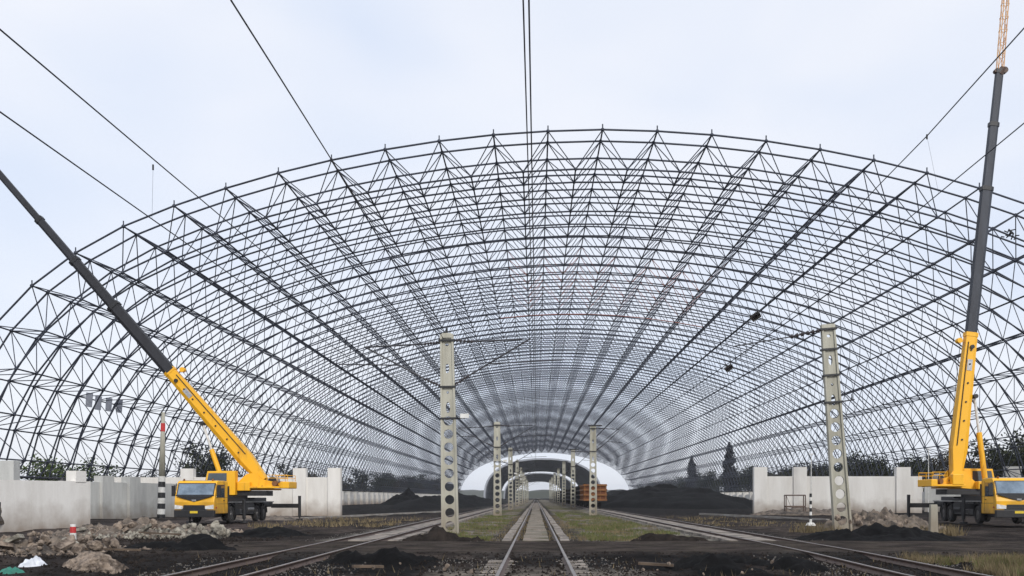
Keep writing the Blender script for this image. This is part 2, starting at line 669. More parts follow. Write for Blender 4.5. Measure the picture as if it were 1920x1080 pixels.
segs = {'arch_chord': [], 'purlin_tube': [], 'web_tube': [], 'inner_arch_chord': [], 'inner_purlin_tube': []}
nodes = []
for j in range(len(Yo)):
    for i in range(NO):
        if i < NO - 1:
            segs['arch_chord'].append((on(i, j), on(i + 1, j), .078))
        if j < len(Yo) - 1:
            segs['purlin_tube'].append((on(i, j), on(i, j + 1), .064))
        nodes.append((on(i, j), .15))
for j in range(len(Yi)):
    for i in range(NI):
        if i < NI - 1:
            segs['inner_arch_chord'].append((inn(i, j), inn(i + 1, j), .075))
        if j < len(Yi) - 1:
            segs['inner_purlin_tube'].append((inn(i, j), inn(i, j + 1), .062))
        nodes.append((inn(i, j), .14))
        for oi in ((i - 1, i) if 0 < i < NI - 1 else ((0,) if i == 0 else (NO - 1,))):
            for oj in (j, j + 1):
                segs['web_tube'].append((inn(i, j), on(oi, oj), .040))

for i_, j0, kk in ():
    pass


def proj(p):
    return (CX + F * p[0] / p[1], CY - F * (p[2] - EYE) / p[1])


def shown(a, b):
    (x0, y0), (x1, y1) = proj(a), proj(b)
    t = np.linspace(0, 1, 9)
    xx = x0 + (x1 - x0) * t
    yy = y0 + (y1 - y0) * t
    ins = ((xx > 0) & (xx < 1920) & (yy > 0) & (yy < 1080)).mean()
    return ins * math.hypot(x1 - x0, y1 - y0)


shed = thing('space_frame_shed', (HX, 77.1, 0),
             'huge open arched shed frame of dark steel lattice tubes spanning all three railway tracks', 'shed frame')
ut = MB()
ut.tube((0, 0, 0), (0, 0, 1), 1, n=8, cap=False)
utm = ut.mesh('tube', M['steel'], True)
utp = ut.mesh('tube', M['primer'], True)
for nm, L_ in segs.items():
    order = sorted(range(len(L_)), key=lambda q: -shown(L_[q][0], L_[q][1]) if L_[q][0][1] < 190 else 0)
    near = set(order[:300])
    for q in near:
        a, b, r = L_[q]
        a_, b_ = Vector(a), Vector(b)
        d = b_ - a_
        link(nm, utm, shed, a_ - Vector((HX, 77.1, 0)), d.to_track_quat('Z', 'Y').to_euler(), (r, r, d.length))
    rest = [L_[q] for q in range(len(L_)) if q not in near]
    mid = [s for s in rest if s[0][1] < 230]
    fr = [s for s in rest if s[0][1] >= 230]
    pr = [s for s in mid + fr if nm == 'inner_arch_chord' and 147 < s[0][1] < 151.4 and -14 < s[0][0] - HX < 17]
    base = np.array((HX, 77.1, 0))
    if nm in ('inner_arch_chord', 'web_tube'):
        if nm == 'web_tube':
            pr = [s for s in mid if 112 < s[0][1] < 140 and -9 < s[0][0] - HX < 15 and random.random() < .45]
        else:
            pr = [s for s in mid if (128 < s[0][1] < 131.5 or 140 < s[0][1] < 144) and -14 < s[0][0] - HX < 17]
        ps = set(map(id, pr))
        mid = [s for s in mid if id(s) not in ps]
        o = link(nm, np_tubes(nm, np.array([s[0] for s in pr]) - base, np.array([s[1] for s in pr]) - base, [s[2] for s in pr], M['primer'], 5), shed)
        tag(o, 'reddish primed tubes high in the shed roof', kind='stuff')
    o = link(nm, np_tubes(nm, np.array([s[0] for s in mid]) - base, np.array([s[1] for s in mid]) - base,
                          [s[2] for s in mid], M['steel_far'], 5), shed)
    tag(o, kind='stuff')
    o = link(nm, np_tubes(nm, np.array([s[0] for s in fr]) - base, np.array([s[1] for s in fr]) - base,
                          [s[2] for s in fr], M['steel_far'], 3), shed)
    tag(o, kind='stuff')
bm_ball = bpy.data.meshes.new('node_ball')
import bmesh
b_ = bmesh.new()
bmesh.ops.create_icosphere(b_, subdivisions=2, radius=1)
b_.to_mesh(bm_ball)
b_.free()
bm_ball.materials.append(M['steel'])
vis = [n for n in nodes if shown(n[0], (n[0][0], n[0][1], n[0][2] + .3)) > 0]
vis.sort(key=lambda n: n[0][1])
for p, r in vis[:300]:
    link('node_ball', bm_ball, shed, Vector(p) - Vector((HX, 77.1, 0)), (0, 0, 0), (r, r, r))
OCT = np.array([(1, 0, 0), (-1, 0, 0), (0, 1, 0), (0, -1, 0), (0, 0, 1), (0, 0, -1)], float)
OF = np.array([(0, 2, 4), (2, 1, 4), (1, 3, 4), (3, 0, 4), (2, 0, 5), (1, 2, 5), (3, 1, 5), (0, 3, 5)])
rn = [n for n in vis[300:] if n[0][1] < 260]
V = np.concatenate([OCT * n[1] * 1.1 + np.array(n[0]) - np.array((HX, 77.1, 0)) for n in rn])
Fc = np.concatenate([OF + 6 * k for k in range(len(rn))])
tag(link('node_ball', np_mesh('node_ball', V, Fc, M['steel_far']), shed), kind='stuff')
# short studs standing on the front outer nodes (cladding supports)
st = MB().tube((0, 0, .12), (0, 0, .42), .05, n=6).mesh('cladding_stud', M['steel'])
for i in range(2, NO - 2):
    link('cladding_stud', st, shed, Vector(on(i, 0)) - Vector((HX, 77.1, 0)))
# four grey sheets fixed on the left flank
for k, (px, py) in enumerate(((164, 748), (181, 754), (201, 757), (221, 760))):
    d = 96 + k * 3.0
    c = P(px, py, d)
    m_ = MB(c)
    m_.hexa([(c.x - .2, d, c.z - .72), (c.x + .18, d + .5, c.z - .76), (c.x + .18, d + .56, c.z - .76), (c.x - .2, d + .06, c.z - .72)],
            [(c.x - .12, d, c.z + .62), (c.x + .3, d + .5, c.z + .6), (c.x + .3, d + .56, c.z + .6), (c.x - .12, d + .06, c.z + .62)])
    o = m_.build('metal_sheet', M['sheet'])
    o.location = c
    tag(o, ('leftmost', 'second from the left', 'third from the left', 'rightmost')[k] + ' of four grey sheets fixed to the lattice on the left', 'metal sheet',
        'grey sheets on the left lattice flank')

# foundation walls with piers
def foundation(sx, lab):
    xf = HX + (footL[0] if sx < 0 else footR[0])
    fw = thing('foundation_wall', (xf, 85.7, 0), lab, 'wall')
    pm = MB().box((-.75, -.7, -.6), (.75, .7, FOOTZ - .45))
    pm.box((-.85, -.8, FOOTZ - .45), (.85, .8, FOOTZ - .34))
    pme = pm.mesh('pier', M['concrete'])
    fm = MB().tube((0, 0, -.34), (0, 0, .05), .38, .26, n=8).mesh('bearing', M['black'])
    wm = MB().box((-.14, .72, -.6), (.14, 7.68, FOOTZ - 1.0)).mesh('wall_panel', M['concrete'])
    j = 2
    while j < len(Yi):
        y = Yi[j] - 85.7
        p = link('pier', pme, fw, (0, y, 0))
        link('bearing', fm, p, (0, 0, FOOTZ))
        if j < len(Yi) - 3:
            link('wall_panel', wm, fw, (0, y, 0))
        j += 2
    return xf


XFL = foundation(-1, 'long concrete foundation wall with piers under the left side of the lattice shed')
XFR = foundation(1, 'long concrete foundation wall with piers under the right side of the lattice shed')


def cross_wall(label, a, b, ztop, piers, pw, ptop, pmat='concrete', z0=-.4, step=1.6, thick=.3, name='concrete_wall'):
    """a, b: (x, y) ends"""
    a, b = Vector((*a, 0)), Vector((*b, 0))
    Ln = (b - a).length
    rz = math.atan2(b.y - a.y, b.x - a.x)
    wl = thing(name, a, label, 'wall', rz=rz)
    n = max(1, round(Ln / step))
    stp = Ln / n
    pm = MB().hexa([(0.004, -thick / 2, z0), (stp - .004, -thick / 2, z0), (stp - .004, thick / 2, z0), (0.004, thick / 2, z0)],
                   [(0.004, -thick / 2, ztop), (stp - .004, -thick / 2, ztop), (stp - .004, thick / 2, ztop), (0.004, thick / 2, ztop)])
    me = pm.mesh('wall_panel', M[pmat])
    for i in range(n):
        link('wall_panel', me, wl, (i * stp, random.uniform(-.006, .006), random.uniform(-.01, .01)))
    for (s, hw, top, base) in piers:
        pp = MB().box((-hw, -thick / 2 - (.25 if base < 2 else .04), base), (hw, thick / 2 + (.25 if base < 2 else .3), top))
        link('pier', pp.mesh('pier', M[pmat]), wl, (s, 0, 0))
    return wl


def px2x(px, d):
    return (px - CX) / F * d


# left cross wall
d = 98
xa = px2x(215, d)
cross_wall('pale concrete wall with square piers right behind the left crane', (xa, d), (px2x(640, d), d), 3.46,
           [(px2x(353, d) - xa, .62, 4.3, -.3), (px2x(563, d) - xa, .62, 4.34, -.3), (px2x(628, d) - xa, .62, 4.36, -.3)], .6, 4.3)
d = 115
xa = px2x(1413, d)
cross_wall('pale concrete wall with square piers left of the right crane', (xa, d), (px2x(1728, d), d), 3.92,
           [(px2x(1425, d) - xa, .74, 4.95, -.3), (px2x(1499, d) - xa, .74, 4.95, -.3), (px2x(1692, d) - xa, .8, 4.95, -.3)], .7, 4.9)
d = 124
xa = px2x(1733, d)
cross_wall('low grey concrete wall behind the right crane', (xa, d), (px2x(1960, d), d), 3.0,
           [(px2x(1898, d) - xa, .95, 5.3, -.3)], .7, 4.9, 'concrete_grey')
a = (px2x(-150, 46), 46)
b = (px2x(165, 57), 57)
Ln = math.hypot(b[0] - a[0], b[1] - a[1])
cross_wall('nearest pale concrete wall at the left edge behind the parked car', a, b, 2.40,
           [(Ln - .8, .42, 2.98, 2.36)], .4, 3.0, step=2.4)
# tall grey block behind its left end, and a short stretch of grey wall to the right
m_ = MB((px2x(16, 70), 70, 0)).box((px2x(4, 70), 69.6, -.4), (px2x(31, 70), 70.5, 4.05))
o = m_.build('concrete_pillar', M['concrete_grey'], bevel=.03)
o.location = (px2x(16, 70), 70, 0)
tag(o, 'tall dark grey concrete pillar rising behind the nearest wall at the left edge', 'pillar')
cross_wall('grey concrete wall between the nearest wall and the striped pole', (px2x(167, 80), 80), (px2x(330, 92), 92), 2.75,
           [(1.9, .75, 3.25, -.3), (5.5, .75, 3.25, -.3)], .7, 3.2, 'concrete_grey', step=2.2)


# ------------------------------------------------------------------ clad sheds far behind
def clad(y0, y1, hw, hz, lab):
    hs = thing('covered_shed', (HX, y0, 0), lab, 'shed', 'covered sheds behind the lattice shed')
    pts = []
    n = 28
    for i in range(n + 1):
        t_ = PI * i / n
        c, s_ = math.cos(t_), math.sin(t_)
        x = -hw * math.copysign(abs(c) ** .9, c)
        z = -.5 + (hz + .5) * (abs(s_) ** .72)
        pts.append((x, z))
    for nm, off, m_, ys_ in (('roof', 1.2, M['cladding'], (0, y1 - y0)), ('lining', 0, M['blue_roof'], (0.0, y1 - y0))):
        v, f = [], []
        for yy in ys_:
            for x, z in pts:
                k = 1 + off / hw
                v.append((x * k, yy, z * (1 + off / hz) if off else z))
        for i in range(n):
            f.append((i, i + 1, i + 1 + n + 1, i + n + 1))
        link(nm, np_mesh(nm, v, f, m_), hs)
    v, f = [], []
    for x, z in pts:
        v.append((x, -.02, z))
        v.append((x * (1 + 1.2 / hw), -.02, z * (1 + 1.2 / hz)))
    for i in range(n):
        f.append((2 * i, 2 * i + 1, 2 * i + 3, 2 * i + 2))
    link('end_rim', np_mesh('end_rim', v, f, M['cladding']), hs)
    yy = 8
    rb = []
    rbm = MB()
    for i in range(n):
        a, b = pts[i], pts[i + 1]
        rbm.tube((a[0] * .985, 0, a[1] * .985), (b[0] * .985, 0, b[1] * .985), .25, n=4, cap=False)
    rme = rbm.mesh('rib', M['steel_far'])
    while yy < y1 - y0:
        link('rib', rme, hs, (0, yy, 0))
        yy += 16


clad(735, 1060, 42, EYE + 27.5, 'covered arched shed with grey roof just beyond the open lattice shed')
clad(1190, 1750, 42, EYE + 28, 'farthest covered arched shed at the end of the tracks')


# ------------------------------------------------------------------ catenary poles
def perf_shaft(parent, h=9.0, w0=.80, w1=.60, m_='pole'):
    def wz(z):
        return w0 + (w1 - w0) * max(0, z) / h
    cells = [(-.6, .18, None)]
    z = .18
    for i in range(9):
        cells.append((z, z + .595, (.215, .215)))
        z += .595
    rest = [(.62, (.10, .25)), (.75, (.06, .06)), (.40, None), (.62, (.09, .22)), (.55, None), (.45, (.09, .07)), (.3, (.09, .07))]
    for dz, hol in rest:
        cells.append((z, z + dz, hol))
        z += dz
    if z < h:
        cells.append((z, h, None))
    fl = .085
    T = .06
    mb = MB()
    for z0, z1, hol in cells:
        a0, a1 = wz(z0) / 2 - fl + .004, wz(z1) / 2 - fl + .004
        if hol is None:
            mb.hexa([(-a0, -T, z0), (a0, -T, z0), (a0, T, z0), (-a0, T, z0)], [(-a1, -T, z1), (a1, -T, z1), (a1, T, z1), (-a1, T, z1)])
            continue
        cz = (z0 + z1) / 2
        hh = (z1 - z0) / 2
        rx, rz_ = hol
        rx = min(rx, a1 - .035)
        cor = math.atan2(hh, (a0 + a1) / 2)
        an = sorted([2 * PI * i / 16 for i in range(16)] + [cor, PI - cor, PI + cor, 2 * PI - cor])
        vs = []
        for sy in (-T, T):
            for q in an:
                c, s_ = math.cos(q), math.sin(q)
                vs.append((rx * c, sy, cz + rz_ * s_))
            for q in an:
                c, s_ = math.cos(q), math.sin(q)
                am = (a0 + a1) / 2
                k = min(am / max(abs(c), 1e-6), hh / max(abs(s_), 1e-6))
                zz = k * s_
                aw = a0 + (a1 - a0) * (zz + hh) / (2 * hh)
                xx = k * c * aw / am
                vs.append((xx, sy, cz + zz))
        n = len(an)
        fs = []
        for i in range(n):
            j = (i + 1) % n
            fs.append((i, n + i, n + j, j)[::-1])
            fs.append((2 * n + i, 2 * n + j, 3 * n + j, 3 * n + i)[::-1])
            fs.append((i, j, 2 * n + j, 2 * n + i))
        mb.add(vs, fs)
    for s_ in (-1, 1):
        x0, x1 = s_ * wz(-.6) / 2, s_ * w1 / 2
        q0, q1 = x0 - s_ * fl, x1 - s_ * fl
        D0, D1 = .17, .13
        lo = sorted((x0, q0))
        hi = sorted((x1, q1))
        mb.hexa([(lo[0], -D0, -.6), (lo[1], -D0, -.6), (lo[1], D0, -.6), (lo[0], D0, -.6)],
                [(hi[0], -D1, h), (hi[1], -D1, h), (hi[1], D1, h), (hi[0], D1, h)])
    mb.box((-w1 / 2 + .0, -.135, h + .001), (w1 / 2, .135, h + .16))
    return mb.build('shaft', M[m_], parent)


def bands(parent, zs, w=.66):
    for z in zs:
        MB().box((-w / 2 - .03, -.19, z - .04), (w / 2 + .03, .19, z + .04)).build('clamp_band', M['black'], parent)


def insul(parent, a, b, r=.08, name='insulator'):
    a, b = Vector(a), Vector(b)
    m_ = MB()
    m_.tube(a, b, r * .45, n=6)
    n = 6
    for i in range(n):
        p = a.lerp(b, (i + .3) / n)
        q = a.lerp(b, (i + .75) / n)
        m_.tube(p, q, r * 1.25, r * .8, n=8)
    return m_.build(name, M['porcelain'], parent)


def rod(parent, a, b, r=.042, name='cantilever_tube', m_='tube'):
    return MB().tube(a, b, r, n=6).build(name, M[m_], parent)


def pole_left(loc, label, lean, detail=True):
    p = thing('catenary_pole', loc, label, 'pole', 'perforated concrete poles along the tracks')
    p.rotation_euler = (0, lean, 0)
    perf_shaft(p)
    S = 1 / 41.3
    def q(px, py):
        return ((px - 843) * S, -.05, (1004 - py) * S)
    bands(p, [(1004 - 637) * S, (1004 - 724) * S, (1004 - 783) * S])
    insul(p, q(852, 637), q(893, 640))
    rod(p, q(893, 640), q(985, 637))
    insul(p, q(853, 722), q(884, 703))
    rod(p, q(884, 703), q(998, 637))
    rod(p, q(905, 641), q(931, 675), .018, 'brace')
    rod(p, q(921, 682), q(1062, 677), .03, 'registration_arm')
    rod(p, q(962, 657), q(974, 678), .018, 'brace')
    insul(p, q(832, 640), q(800, 643))
    rod(p, q(800, 643), q(688, 647))
    insul(p, q(830, 722), q(800, 708))
    rod(p, q(800, 708), q(690, 647))
    rod(p, q(760, 645), q(742, 672), .018, 'brace')
    rod(p, q(757, 682), q(640, 678), .03, 'registration_arm')
    MB().tube((0, 0, 9.16), (0, 0, 9.45), .05, n=8).build('pole_top_pin', M['black'], p)
    rod(p, q(853, 783), q(875, 783), .03, 'bracket', 'black')
    MB().box((.55, -.12, 5.35), (.95, -.09, 5.55)).build('small_plate', M['white'], p)
    return p


p0 = pole_left((-3.89, 46, -.26), 'tall perforated concrete catenary pole nearest the camera, left of the middle track', R(-1.0))
for k, (d, lab) in enumerate(((98, 'second perforated pole left of the middle track'), (149, 'third perforated pole left of the middle track'))):
    c = copy_tree(p0)
    c.location = (-3.72, d, -.4)
    c.rotation_euler = (0, R(-.3), 0)
    c['label'] = lab
ORD = ('third', 'fourth', 'fifth', 'sixth', 'seventh', 'eighth', 'ninth')
for q_, d in enumerate((200, 251, 302, 353, 404, 455)):
    c = copy_tree(p0)
    c.location = (-3.72, d, -.3)
    c.rotation_euler = (0, 0, 0)
    c['label'] = 'distant perforated pole, %s from the camera in the row left of the middle track' % ORD[q_ + 1]


def pole_right(loc, label):
    p = thing('catenary_pole', loc, label, 'pole', 'perforated concrete poles along the tracks')
    perf_shaft(p)
    bands(p, [8.9, 6.6])
    insul(p, (.3, 0, 8.95), (1.2, 0, 8.9))
    rod(p, (1.2, 0, 8.9), (2.7, 0, 8.85))
    insul(p, (.3, 0, 6.7), (1.0, 0, 7.2))
    rod(p, (1.0, 0, 7.2), (2.7, 0, 8.75))
    rod(p, (1.4, 0, 7.6), (3.0, 0, 7.5), .03, 'registration_arm')
    MB().box((-.5, -.2, 9.15), (.9, .2, 9.28)).build('cap_beam', M['black'], p)
    return p


p1 = pole_right((5.8, 103, -.4), 'nearest perforated pole right of the middle track, in front of the orange wagon')
c = copy_tree(p1)
c.location = (5.7, 156, -.3)
c['label'] = 'second perforated pole right of the middle track'
for q_, d in enumerate((207, 258, 309, 360, 411)):
    c = copy_tree(p1)
    c.location = (5.7, d, -.3)
    c['label'] = 'distant perforated pole, %s from the camera in the row right of the middle track' % ORD[q_]
# big right pole
pr = thing('catenary_pole', (13.62, 45, .0), 'leaning perforated concrete pole standing in the rubble right of the right track', 'pole',
           'perforated concrete poles along the tracks')
pr.rotation_euler = (0, R(-4.2), 0)
perf_shaft(pr, 9.05)
bands(pr, [9.0, 8.1, 6.95, 5.75], .68)
insul(pr, (-.32, 0, 8.98), (-1.75, 0, 8.78), .09)
rod(pr, (-1.75, 0, 8.78), (-4.2, 0, 8.55), .03)
rod(pr, (.35, 0, 5.75), (.95, 0, 5.8), .03, 'bracket', 'black')
rod(pr, (.85, 0, 5.75), (.85, 0, 6.05), .03, 'bracket', 'black')

# plain striped pole left
sp = thing('striped_pole', P(302, 970, 85), 'pale round pole with black and white bands at its foot, left of the left crane', 'pole')
sp.rotation_euler = (0, R(1.2), 0)
MB().tube((0, 0, 3.45), (0, 0, 8.8), .27, .14, n=12).build('shaft', M['pole'], sp, smooth=True)
MB().tube((0, 0, 7.2), (0, 0, 7.9), .19, .175, n=12).build('red_band', M['red'], sp)
z = -.2
for k in range(8):
    MB().tube((0, 0, z), (0, 0, z + .455), .33 - k * .007, .323 - k * .007, n=14).build('black_band' if k % 2 == 0 else 'white_band', M['black'] if k % 2 == 0 else M['white'], sp)
    z += .456


# ------------------------------------------------------------------ overhead wires
def wire(pts, r, label, drops=(), cat='overhead wire'):
    p = [Vector(q) for q in pts]
    th = thing('overhead_wire', p[0], label, cat, 'overhead wires')
    m_ = MB(p[0])
    m_.path(p, r, 5)
    m_.build('wire', M['wire'], th)
    for a, b in drops:
        m_ = MB(p[0])
        m_.tube(a, b, .0022, n=4, cap=False)
        m_.build('dropper', M['wire'], th)
        m_ = MB(p[0])
        m_.tube(Vector(a) + Vector((0, 0, .03)), Vector(a) - Vector((0, 0, .06)), .016, n=6)
        m_.build('clamp', M['black'], th)
    return th


def sagline(a, b, sag, n=12):
    a, b = Vector(a), Vector(b)
    return [a.lerp(b, i / n) - Vector((0, 0, sag * 4 * (i / n) * (1 - i / n))) for i in range(n + 1)]


# middle track messenger and contact wire
def run(x, z0, sag, ds, zn, dn, xn=None):
    pts = sagline((x if xn is None else xn, dn, zn), (x, ds[0], z0), 0, 4)
    for a, b in zip(ds[:-1], ds[1:]):
        pts += sagline((x, a, z0), (x, b, z0), sag, 8)[1:]
    return pts


DS = [46, 98, 149, 200, 251, 302, 353, 404]
wire(run(-.13, 8.65, .9, DS, 8.3, 6, -.19), .013, 'upper overhead wire above the middle track')
wire(run(-.02, 7.1, 0.02, DS, 6.7, 5, -.085), .011, 'lower contact wire above the middle track')
wire(run(-7.6, 8.6, 1.1, DS, 7.0, 3, -6.45), .012, 'upper overhead wire above the left track, crossing the sky at upper left',
     [(P(287, 312, 17), P(285, 412, 17))])
wire(run(-7.3, 7.0, .02, DS, 6.05, 3, -6.42), .011, 'lower contact wire above the left track')
wire([P(433, 0, 14.4), P(526, 147, 17.6), P(622, 300, 23), P(700, 423, 30), P(832, 636, 46)] , .014, 'feeder wire running from the top edge down to the nearest left pole')
wire(sagline(P(832, 636, 46), (-4.2, 98, 8.7), .5) + sagline((-4.2, 98, 8.7), (-4.2, 149, 8.7), .5), .012, 'feeder wire between the left row of perforated poles')
A1 = P(2100, -150, 13)
wire([A1, P(1920, 53, 15), P(1738, 255, 19), P(1650, 345, 22.5), P(1550, 452, 28), P(1417, 592, 42), P(1365, 642, 48)], .011, 'upper overhead wire above the right track, behind the right crane boom',
     [(P(1738, 255, 19), P(1760, 363, 19))])
wire([P(2100, 80, 13), P(1920, 231, 15.5), P(1760, 363, 19), P(1640, 462, 24), P(1500, 575, 33), P(1365, 690, 50)], .010, 'lower contact wire above the right track')
wire(sagline(P(1365, 642, 48), (8.4, 103, 8.4), .6) + sagline((8.4, 103, 8.4), (8.4, 156, 8.4), .6), .010, 'overhead wire above the right track farther along inside the shed')
for (px, py, d, lab) in ((1417, 593, 42, 'dark insulator block hanging on the wire left of the leaning pole'), (1367, 690, 50, 'slanting dark insulator on the lower wire left of the leaning pole')):
    c0 = P(px, py, d)
    i_ = insul(None, (-.17, 0, -.12), (.17, 0, .12), .14, 'wire_insulator')
    i_.location = c0
    tag(i_, lab, 'insulator')


# ------------------------------------------------------------------ cranes
def xf(mb, mtx):
    mb.v = [tuple(mtx @ Vector(v)) for v in mb.v]
    return mb


def make_crane(loc, rz, label, slew, elev, pivot_back, sections, side, jib=False, rear_side=1, ext=2.0, tail=1.0):
    """local frame: +x forward, +y left.  slew = world-relative boom azimuth minus rz"""
    c = thing('mobile_crane', loc, label, 'crane', 'yellow truck cranes', rz)
    # chassis
    m_ = MB()
    m_.box((-6.0, -.55, .75), (4.2, .55, 1.2))
    m_.box((-5.9, -1.2, .95), (-5.4, 1.2, 1.35))
    m_.box((-4.9, -1.22, 1.0), (-3.9, 1.22, 1.28))
    m_.box((.2, -1.15, .55), (1.8, 1.15, 1.15))
    m_.box((-1.9, -1.2, .75), (-.4, 1.2, 1.2))
    for s_ in (-1, 1):
        m_.box((-1.8, s_ * 1.08 - .1, .50), (1.85, s_ * 1.08 + .1, 1.27))
        m_.box((-5.9, s_ * 1.08 - .1, .95), (-4.55, s_ * 1.08 + .1, 1.27))
        m_.box((-3.15, s_ * 1.0 - .1, .60), (-3.2, s_ * 1.0 + .1, 1.27))
    for x_ in (2.6, -2.5, -3.85):
        m_.tube((x_, -1.0, .54), (x_, 1.0, .54), .16, n=8)
    m_.box((3.4, -.9, .45), (5.5, .9, .7))
    m_.box((-5.2, -.95, 1.365), (-2.6, .95, 1.62))
    m_.box((-.7, -.98, 1.365), (2.9, .98, 1.70))
    m_.box((-2.55, -1.0, 1.365), (-.75, 1.0, 1.50))
    m_.build('chassis', M['black'], c, .02)
    MB().box((-6.05, -1.24, 1.285), (3.3, 1.24, 1.36)).build('deck', M['silver'], c)
    for s_ in (-1, 1):
        m_ = MB()
        for z in (.55, .80, 1.02):
            m_.box((.15, s_ * 1.17 - .04, z), (.95, s_ * 1.17 + .04, z + .035))
        m_.box((.12, s_ * 1.17 - .03, .5), (.16, s_ * 1.17 + .03, 1.2))
        m_.box((.94, s_ * 1.17 - .03, .5), (.98, s_ * 1.17 + .03, 1.2))
        m_.build('step', M['silver'], c)
        MB().tube((-1.75, s_ * .98, .82), (-.5, s_ * .98, .82), .26, n=14).build('tank', M['silver'] if s_ > 0 else M['black'], c)
        m_ = MB()
        for x_ in (2.6, -2.5, -3.85):
            for i in range(7):
                a0, a1 = PI * i / 7, PI * (i + 1) / 7
                v = []
                for aa in (a0, a1):
                    for yy in (s_ * .86, s_ * 1.24):
                        v.append((x_ + .66 * math.cos(aa), yy, .56 + .66 * math.sin(aa)))
                        v.append((x_ + .70 * math.cos(aa), yy, .56 + .70 * math.sin(aa)))
                m_.add(v, [(0, 2, 6, 4), (1, 3, 7, 5), (0, 1, 5, 4), (2, 3, 7, 6)])
        m_.build('mudguard', M['black'], c)
    # wheels
    for x_ in (2.6, -2.5, -3.85):
        for s_ in (-1, 1):
            tb = MB()
            pr_ = [(.30, .0), (.50, .0), (.54, .05), (.54, .25), (.50, .30), (.30, .30)]
            n = 20
            v = []
            for i in range(n):
                a0 = 2 * PI * i / n
                for r, yy in pr_:
                    v.append((x_ + r * math.cos(a0), s_ * (1.22 - yy), .54 + r * math.sin(a0)))
            f = []
            k = len(pr_)
            for i in range(n):
                for j in range(k - 1):
                    f.append((i * k + j, ((i + 1) % n) * k + j, ((i + 1) % n) * k + j + 1, i * k + j + 1))
            tb.add(v, f)
            wh = tb.build('wheel', M['rubber'], c, smooth=False)
            rm = MB().tube((x_, s_ * 1.19, .54), (x_, s_ * .95, .54), .33, n=16)
            rm.tube((x_, s_ * 1.21, .54), (x_, s_ * 1.15, .54), .13, n=10)
            rm.build('rim', M['silver'], wh)
    # driver cab: sloped nose, profile in x-z
    cab = MB()
    Wd = 1.24
    prof = [(3.35, .62), (5.55, .62), (5.72, .75), (5.75, 1.35), (5.62, 1.72), (5.25, 2.55), (5.05, 2.66), (3.45, 2.66), (3.35, 2.5)]
    cab.prism(prof, -Wd, Wd, 'y')
    cb = cab.build('driver_cab', M['yellow'], c, .04)
    # windscreen following the slope
    def slope_panel(z0, z1, y0, y1, proud=.012):
        def xx(z):
            return 5.62 + (5.25 - 5.62) * (z - 1.72) / (2.55 - 1.72)
        return MB().hexa([(xx(z0) - .03, y0, z0), (xx(z0) + proud, y0, z0), (xx(z0) + proud, y1, z0), (xx(z0) - .03, y1, z0)],
                         [(xx(z1) - .03, y0, z1), (xx(z1) + proud, y0, z1), (xx(z1) + proud, y1, z1), (xx(z1) - .03, y1, z1)])
    slope_panel(1.74, 2.52, -1.17, 1.17, .006).build('windscreen_seal', M['black'], cb)
    slope_panel(1.80, 2.47, -1.11, 1.11, .016).build('windscreen', M['screen'], cb)
    m_ = MB().add([(5.64, -1.2, 1.73), (5.64, 1.2, 1.73), (5.80, 0, 1.36), (5.60, -1.2, 1.78), (5.60, 1.2, 1.78)], [(0, 2, 1), (0, 1, 4, 3)])
    m_.add([(5.775, -1.1, 1.70), (5.775, 1.1, 1.70), (5.785, .22, 1.42), (5.785, -.22, 1.42), (5.62, -1.1, 1.76), (5.62, 1.1, 1.76), (5.62, .22, 1.42), (5.62, -.22, 1.42)],
           [(0, 1, 2, 3), (4, 5, 1, 0), (5, 6, 2, 1), (7, 4, 0, 3), (3, 2, 6, 7)])
    m_.build('nose_trim', M['black'], cb)
    MB().box((5.76, -.13, 1.40), (5.80, .13, 1.50)).build('emblem', M['silver'], cb)
    MB().box((5.60, -.66, .98), (5.775, .66, 1.16)).build('grille', M['black'], cb)
    MB().box((5.50, -1.245, .42), (5.80, 1.245, .86)).build('bumper', M['black'], cb, .03)
    MB().box((5.60, -.78, .86), (5.782, .78, .975)).build('lower_grille', M['black'], cb)
    MB().box((5.802, -.24, .66), (5.815, .24, .80)).build('number_plate', M['plate'], cb)
    for s_ in (-1, 1):
        m_ = MB().hexa([(5.70, s_ * .70, .92), (5.79, s_ * .70, .92), (5.77, s_ * 1.21, .92), (5.65, s_ * 1.21, .92)],
                       [(5.70, s_ * .70, 1.10), (5.79, s_ * .70, 1.10), (5.76, s_ * 1.21, 1.18), (5.65, s_ * 1.21, 1.18)])
        m_.build('headlight', M['lamp'], cb)
        m_ = MB().prism([(4.0, 1.62), (5.35, 1.62), (5.12, 2.42), (4.0, 2.42)], s_ * 1.225 - .03, s_ * 1.225 + .03, 'y')
        m_.build('side_window', M['glass'], cb)
        m_ = MB()
        for x_ in (3.9, 5.42):
            m_.box((x_, s_ * 1.235 - .012, .75), (x_ + .02, s_ * 1.235 + .012, 2.5))
        m_.build('door_seam', M['black'], cb)
        MB().box((4.0, s_ * 1.255 - .02, 1.42), (4.2, s_ * 1.255 + .02, 1.46)).build('door_handle', M['black'], cb)
        m_ = MB().box((5.35, s_ * 1.42 - .11, 1.70), (5.47, s_ * 1.42 + .11, 2.35))
        m_.tube((5.3, s_ * 1.2, 2.4), (5.4, s_ * 1.42, 2.38), .02, n=5)
        m_.build('mirror', M['black'], cb)
        MB().box((5.3, s_ * 1.25 - .015, .95), (5.5, s_ * 1.25 + .015, 1.05)).build('marker_lamp', M['reddot'], cb)
        MB().tube((5.30, s_ * .3 - .5, 1.86), (5.46, s_ * .3 + .2, 1.93), .012, n=4).build('wiper', M['black'], cb)
    for z in (1.22, 1.62):
        MB().box((3.34, -1.246, z), (5.3, 1.246, z + .018)).build('panel_seam', M['black'], cb)
